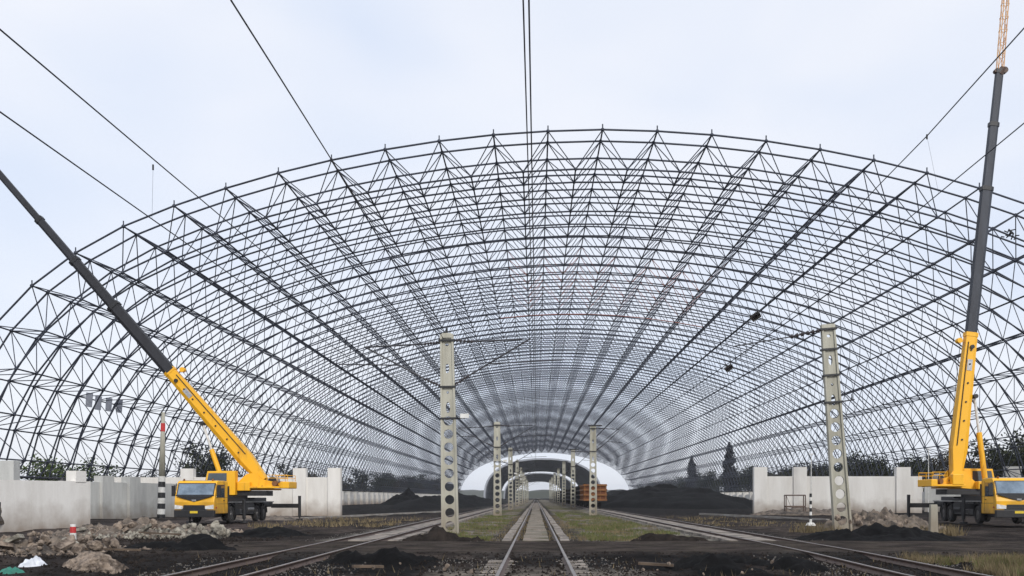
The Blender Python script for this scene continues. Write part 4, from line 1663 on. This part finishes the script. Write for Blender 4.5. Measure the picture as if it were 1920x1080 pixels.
# bundle of dark debris on the right flank of the lattice
p = P(1893, 437, 79)
m_ = MB(p)
for k in range(14):
    a = p + Vector((random.uniform(-.45, .45), random.uniform(-.3, .3), random.uniform(-.3, .3)))
    b = a + Vector((random.uniform(-.5, .5), random.uniform(-.2, .2), random.uniform(-.4, .3)))
    m_.tube(a, b, .05, n=5)
o = m_.build('debris_bundle', M['black'])
o.location = p
tag(o, 'dark bundle of rope tied to the lattice near the right edge', 'rope bundle')

# ------------------------------------------------------------------ parked car at the left edge
ca_ = thing('parked_car', (-27.45, 50, -.2), 'dark brown car cut by the left edge in front of the pale wall', 'car', rz=R(-85))
m_ = MB()
# local x forward; body profile swept over width
prof = [(-2.2, .35), (2.15, .35), (2.25, .6), (2.2, .85), (1.1, 1.02), (.45, 1.55), (-1.6, 1.62), (-2.15, 1.1), (-2.25, .7)]
n = len(prof)
v, f = [], []
for yy, s_ in ((-.9, .97), (-.82, 1.0), (.82, 1.0), (.9, .97)):
    for a, b in prof:
        inset = .0 if b < 1.05 else .16
        y_ = math.copysign(abs(yy) - inset * (abs(yy) - 0) / .9, yy)
        v.append((a * s_, y_, b if abs(yy) < .85 else .35 + (b - .35) * .97))
for j in range(3):
    for i in range(n):
        f.append((j * n + i, j * n + (i + 1) % n, (j + 1) * n + (i + 1) % n, (j + 1) * n + i))
f += [tuple(range(n))[::-1], tuple(range(3 * n, 4 * n))]
m_.add(v, f)
m_.build('body', M['car'], ca_, .05)
MB().hexa([(1.05, -.68, 1.06), (1.10, -.68, 1.06), (1.10, .68, 1.06), (1.05, .68, 1.06)], [(.50, -.62, 1.50), (.54, -.62, 1.52), (.54, .62, 1.52), (.50, .62, 1.50)]).build('windscreen', M['glass'], ca_)
for s_ in (-1, 1):
    MB().prism([(-1.5, 1.1), (.85, 1.1), (.38, 1.46), (-1.4, 1.5)], s_ * .80 - .02, s_ * .80 + .02, 'y').build('side_window', M['glass'], ca_)
    MB().hexa([(.75, s_ * .88, 1.02), (.9, s_ * .88, 1.02), (.9, s_ * 1.12, 1.04), (.75, s_ * 1.12, 1.04)],
              [(.75, s_ * .88, 1.14), (.88, s_ * .88, 1.14), (.88, s_ * 1.12, 1.2), (.75, s_ * 1.12, 1.2)]).build('mirror', M['car'], ca_)
    MB().box((2.12, s_ * .62 - .18, .68), (2.27, s_ * .62 + .18, .84)).build('headlight', M['lamp'], ca_)
    for x_ in (-1.35, 1.4):
        wh = MB().tube((x_, s_ * .93, .33), (x_, s_ * .72, .33), .33, n=18).build('wheel', M['rubber'], ca_)
        MB().tube((x_, s_ * .945, .33), (x_, s_ * .90, .33), .2, n=12).build('rim', M['silver'], wh)


# ------------------------------------------------------------------ trees
def tree_mesh(seed, h, wd, leafm, nleaf=1500, ls=.30, col_=False, open_=.0):
    rnd = random.Random(seed)
    tm = MB()
    tm.tube((0, 0, -.3), (0, 0, h * .45), .05 * h ** .8 * .5, .03 * h ** .8 * .5, n=7)
    cl = []
    nl = 16
    for i in range(nl):
        z0 = h * rnd.uniform(.12 if col_ else .22, .6)
        a = rnd.uniform(0, 2 * PI)
        if col_:
            r = wd * .5 * rnd.uniform(.15, .8)
            tip = Vector((math.cos(a) * r, math.sin(a) * r, min(h * .97, z0 + h * rnd.uniform(.2, .4))))
        else:
            r = wd * .5 * rnd.uniform(.3, .95)
            tip = Vector((math.cos(a) * r, math.sin(a) * r, min(h * .95, z0 + h * rnd.uniform(.12, .4))))
        mid = Vector((0, 0, z0)).lerp(tip, .5) + Vector((0, 0, .06 * h))
        tm.tube((0, 0, z0), mid, .055, .04, n=5)
        tm.tube(mid, tip, .04, .02, n=4)
        for k in range(3):
            tw = tip + Vector((rnd.uniform(-1, 1), rnd.uniform(-1, 1), rnd.uniform(.2, 1.1))) * wd * .16
            tm.tube(tip, tw, .02, .008, n=3)
            cl.append((tw, wd * rnd.uniform(.09, .2)))
        if col_:
            cl.clear()
            continue
        cl.append((tip, wd * rnd.uniform(.13, .26)))
        cl.append((mid, wd * rnd.uniform(.1, .2)))
    tm.tube((0, 0, h * .45), (0, 0, h * .9), .03 * h ** .8 * .5, .01, n=5)
    cl.append((Vector((0, 0, h * .9)), wd * .12))
    if col_:
        cl = []
        for k in range(60):
            q = k / 59
            zz = h * (.08 + .88 * q)
            rr = wd * .30 * math.sin(PI * min(1, .22 + .80 * q)) ** .8 + .12
            a = rnd.uniform(0, 6.28)
            cl.append((Vector((math.cos(a) * rr * .7, math.sin(a) * rr * .7, zz + rnd.uniform(-.3, .3))), rr * .8))
    else:
        for k in range(10):
            a = rnd.uniform(0, 2 * PI)
            cl.append((Vector((math.cos(a) * wd * .35, math.sin(a) * wd * .35, h * rnd.uniform(.08, .35))), wd * .2))
    g = np.random.default_rng(seed)
    ci = g.integers(0, len(cl), nleaf)
    cen = np.array([tuple(cl[i][0]) for i in ci])
    rad = np.array([cl[i][1] for i in ci])[:, None]
    off = g.normal(size=(nleaf, 3)) * .55
    pos = cen + off * rad * np.array([1, 1, .8])
    pos[:, 2] = np.maximum(pos[:, 2], .1)
    u = g.normal(size=(nleaf, 3))
    u /= np.linalg.norm(u, axis=1)[:, None]
    v_ = np.cross(u, g.normal(size=(nleaf, 3)))
    v_ /= np.linalg.norm(v_, axis=1)[:, None]
    s = ls * g.uniform(.5, 1.3, (nleaf, 1))
    V = np.stack([pos - u * s * .5, pos + v_ * s * .35, pos + u * s * .5, pos - v_ * s * .35], 1).reshape(-1, 3)
    Fx = np.arange(nleaf * 4).reshape(-1, 4)
    return tm.mesh('trunk', M['bark']), np_mesh('crown', V, Fx, M[leafm])


kinds = {
    'dark': [tree_mesh(s, 9, 6.5, 'leaf_dark', 2600, .42) for s in (1, 2, 3)],
    'brown': [tree_mesh(s, 9, 6.5, 'leaf_brown', 1500, .36) for s in (4, 5, 6)],
    'green': [tree_mesh(s, 5, 5.5, 'leaf_green', 2200, .30) for s in (7, 8)],
    'poplar': [tree_mesh(s, 18, 4.6, 'poplar', 7000, .6, True) for s in (9, 10)],
}
DIM = {'dark': 9, 'brown': 9, 'green': 5, 'poplar': 18}


def tree(kind, x, y, h, label, group=None, ws=1.0):
    tm, cm = random.choice(kinds[kind])
    s = h / DIM[kind]
    t_ = thing('tree' if kind != 'poplar' else 'poplar_tree', (x, y, -.2), label, 'tree', group, random.uniform(0, 6.28))
    t_.scale = (s * ws, s * ws, s)
    link('trunk', tm, t_)
    link('crown', cm, t_)


tree('green', px2x(92, 108), 108, 5.6, 'green bushy tree behind the near left wall, left of its pier')
tree('green', px2x(165, 112), 112, 5.0, 'green bush behind the near left wall, right of its pier')
tree('dark', px2x(392, 150), 150, 9.0, 'dark tree rising behind the left crane cab')
tree('dark', px2x(376, 140), 140, 6.6, 'lower dark tree left of the one behind the left crane cab')
tree('poplar', px2x(1297, 377), 377, 18, 'narrow dark poplar farther back beyond the right coal pile')
tree('poplar', px2x(1368, 304), 304, 19, 'tall narrow dark poplar left of the right pale wall')
for k in range(30):
    y = 122 + k * 9 + random.uniform(-3, 3)
    x = XFL - random.uniform(7, 14)
    px = CX + F * x / y
    if 355 < px < 425:
        continue
    if k % 4 == 1:
        continue
    h = random.uniform(3.8, 7.0) * (1 + k * .018)
    if px < 240:
        h *= .62
    tree(random.choice(('dark', 'dark', 'brown')), x, y, h, 'dark tree in the row beyond the left side of the shed', 'trees beyond the left side of the shed', 1.1)
for k in range(44):
    y = 96 + k * 4.6 + random.uniform(-2, 2)
    x = XFR + random.uniform(8, 17)
    h = 10.6 if y < 128 else 8.6
    tree(random.choice(('dark', 'brown', 'dark')), x, y, h * random.uniform(.85, 1.2), 'dark tree in the thicket beyond the right side of the shed', 'trees beyond the right side of the shed', 1.15)
for k in range(26):
    y = 300 + k * 12
    tree(random.choice(('dark', 'brown')), XFR + random.uniform(8, 20), y, random.uniform(8, 11), 'small distant tree beyond the right coal piles', 'distant trees beyond the right coal piles', 1.3)
for k in range(26):
    y = 400 + k * 13
    tree(random.choice(('dark', 'brown')), XFL - random.uniform(8, 20), y, random.uniform(9, 12), 'small distant tree beyond the left coal piles', 'distant trees beyond the left coal piles', 1.3)


# ------------------------------------------------------------------ grass and weeds
def grass(name, label, pts, hmin, hmax, m_, wd=.012):
    n = len(pts)
    pts = np.array(pts)
    h = rng.uniform(hmin, hmax, n)
    a = rng.uniform(0, 2 * PI, n)
    lean = rng.normal(0, .35, (n, 2)) * h[:, None]
    dx = np.stack([np.cos(a), np.sin(a), np.zeros(n)], 1) * (wd * (1 + rng.uniform(0, 1, n)))[:, None]
    tip = pts + np.concatenate([lean, h[:, None]], 1)
    V = np.stack([pts - dx, pts + dx, tip], 1).reshape(-1, 3)
    o = link(name, np_mesh(name, V, np.arange(n * 3).reshape(-1, 3), m_))
    return tag(o, label, 'grass', kind='stuff')


gA = mat('grass_blades', (.15, .155, .06), (.08, .095, .035), 1.2, .9, spec=.1)
gB = mat('dry_blades', (.24, .185, .11), (.11, .09, .05), 1.0, .9, spec=.1)


def patch(n, x0, x1, y0, y1, th=.0, sc_=.5, seed=0):
    r = []
    while len(r) < n:
        x, y = random.uniform(x0, x1), y0 + (y1 - y0) * random.random() ** 1.4
        if fbm(x * sc_, y * sc_ * .6, seed) > th + random.uniform(-.15, .15):
            r.append((x, y, ground_z(x, y) - .01))
    return r


grass('grass', 'short green grass between the left and middle tracks', patch(5000, -4.7, -1.8, 38.5, 95, .08, .4, 1), .05, .20, gA, .014)
grass('grass', 'short green grass between the middle and right tracks', patch(8000, 2.0, 6.4, 38.5, 110, .05, .4, 2), .05, .20, gA, .014)
grass('dry_grass', 'dry yellow grass between the tracks', patch(9000, -4.9, 6.6, 38.5, 90, .1, .7, 3), .05, .18, gB, .012)
grass('dry_grass', 'yellow weeds along the left of the left track', patch(1300, -17, -8.6, 56, 84, .12, .7, 4), .08, .34, gB, .02)
grass('grass', 'pale grass tufts in the lower right corner', patch(9000, 9.6, 13, 20.5, 27, -.05, .8, 5), .06, .32, gB, .007)
grass('grass', 'green grass in the lower right corner', patch(6000, 9.8, 13, 20.5, 26, -.05, .8, 5), .06, .26, gA, .007)
grass('dry_grass', 'dry brown weeds around the foot of the leaning pole', patch(2600, 12.4, 18.8, 44.2, 51, -.1, .6, 6), .1, .55, gB, .018)
grass('dry_grass', 'sparse dry weeds in the black foreground soil', patch(300, -9, 9, 20.5, 27, .1, .8, 7), .05, .22, gB, .006)
grass('dry_grass', 'yellow weeds along the right of the right track', patch(900, 10.5, 17, 58, 90, .12, .6, 9), .06, .25, gB, .02)

# loose gravel along the beds, joined
gp = []
for k in range(6500):
    c = random.choice(TRACKS)
    y = 19 + 70 * random.random() ** 2.0
    if 27.5 < y < 36.8:
        continue
    x = tx(c, y) + random.choice((-1, 1)) * random.uniform(.85, 2.4)
    gp.append((x, y, ground_z(x, y) + .01, random.uniform(.012, .035)))
V = np.concatenate([OCT * g[3] * rng.uniform(.6, 1.2, (6, 1)) + np.array(g[:3]) for g in gp])
Fc = np.concatenate([OF + 6 * k for k in range(len(gp))])
o = link('gravel', np_mesh('gravel', V, Fc, M['gravel']))
tag(o, 'loose pale gravel along the railway tracks', 'gravel', kind='stuff')
gp = []
for k in range(7000):
    y = 19.5 + 9 * random.random()
    x = random.uniform(-14, 14)
    gp.append((x, y, ground_z(x, y), random.uniform(.01, .06)))
for k in range(2500):
    x, y = random.uniform(-20, -10), random.uniform(26, 46)
    gp.append((x, y, ground_z(x, y), random.uniform(.02, .10)))
V = np.concatenate([OCT * g[3] * rng.uniform(.5, 1.2, (6, 1)) + np.array(g[:3]) for g in gp])
Fc = np.concatenate([OF + 6 * k for k in range(len(gp))])
o = link('soil_clods', np_mesh('soil_clods', V, Fc, M['dark_soil']))
tag(o, 'loose dark soil and coal lumps across the foreground', 'soil', kind='stuff')

v = []
for i in range(161):
    x = -1600 + 20 * i
    hh = 15 + 10 * fbm(x * .004, 3) + 5 * fbm(x * .04, 5)
    v += [(x, 2500, -3), (x, 2530, hh), (x, 2900, hh + 8), (x, 3300, -3)]
ii_ = np.arange(len(v)).reshape(-1, 4)
f = np.concatenate([np.stack([ii_[:-1, j], ii_[1:, j], ii_[1:, j + 1], ii_[:-1, j + 1]], -1) for j in range(3)])
tag(link('hills', np_mesh('hills', v, f, M['leaf_dark'])), kind='structure')

# ------------------------------------------------------------------ haze
if True:
    hm = bpy.data.materials.new('haze')
    hm.use_nodes = True
    t = hm.node_tree
    t.nodes.clear()
    ou = t.nodes.new('ShaderNodeOutputMaterial')
    pv = t.nodes.new('ShaderNodeVolumePrincipled')
    pv.inputs['Color'].default_value = (.93, .95, 1, 1)
    pv.inputs['Density'].default_value = .00013
    t.links.new(pv.outputs[0], ou.inputs['Volume'])
    hz = MB().box((-3700, -30, -6), (3700, 4900, 60)).build('haze', hm)
    tag(hz, 'thin pale haze in the air', 'haze', kind='stuff')
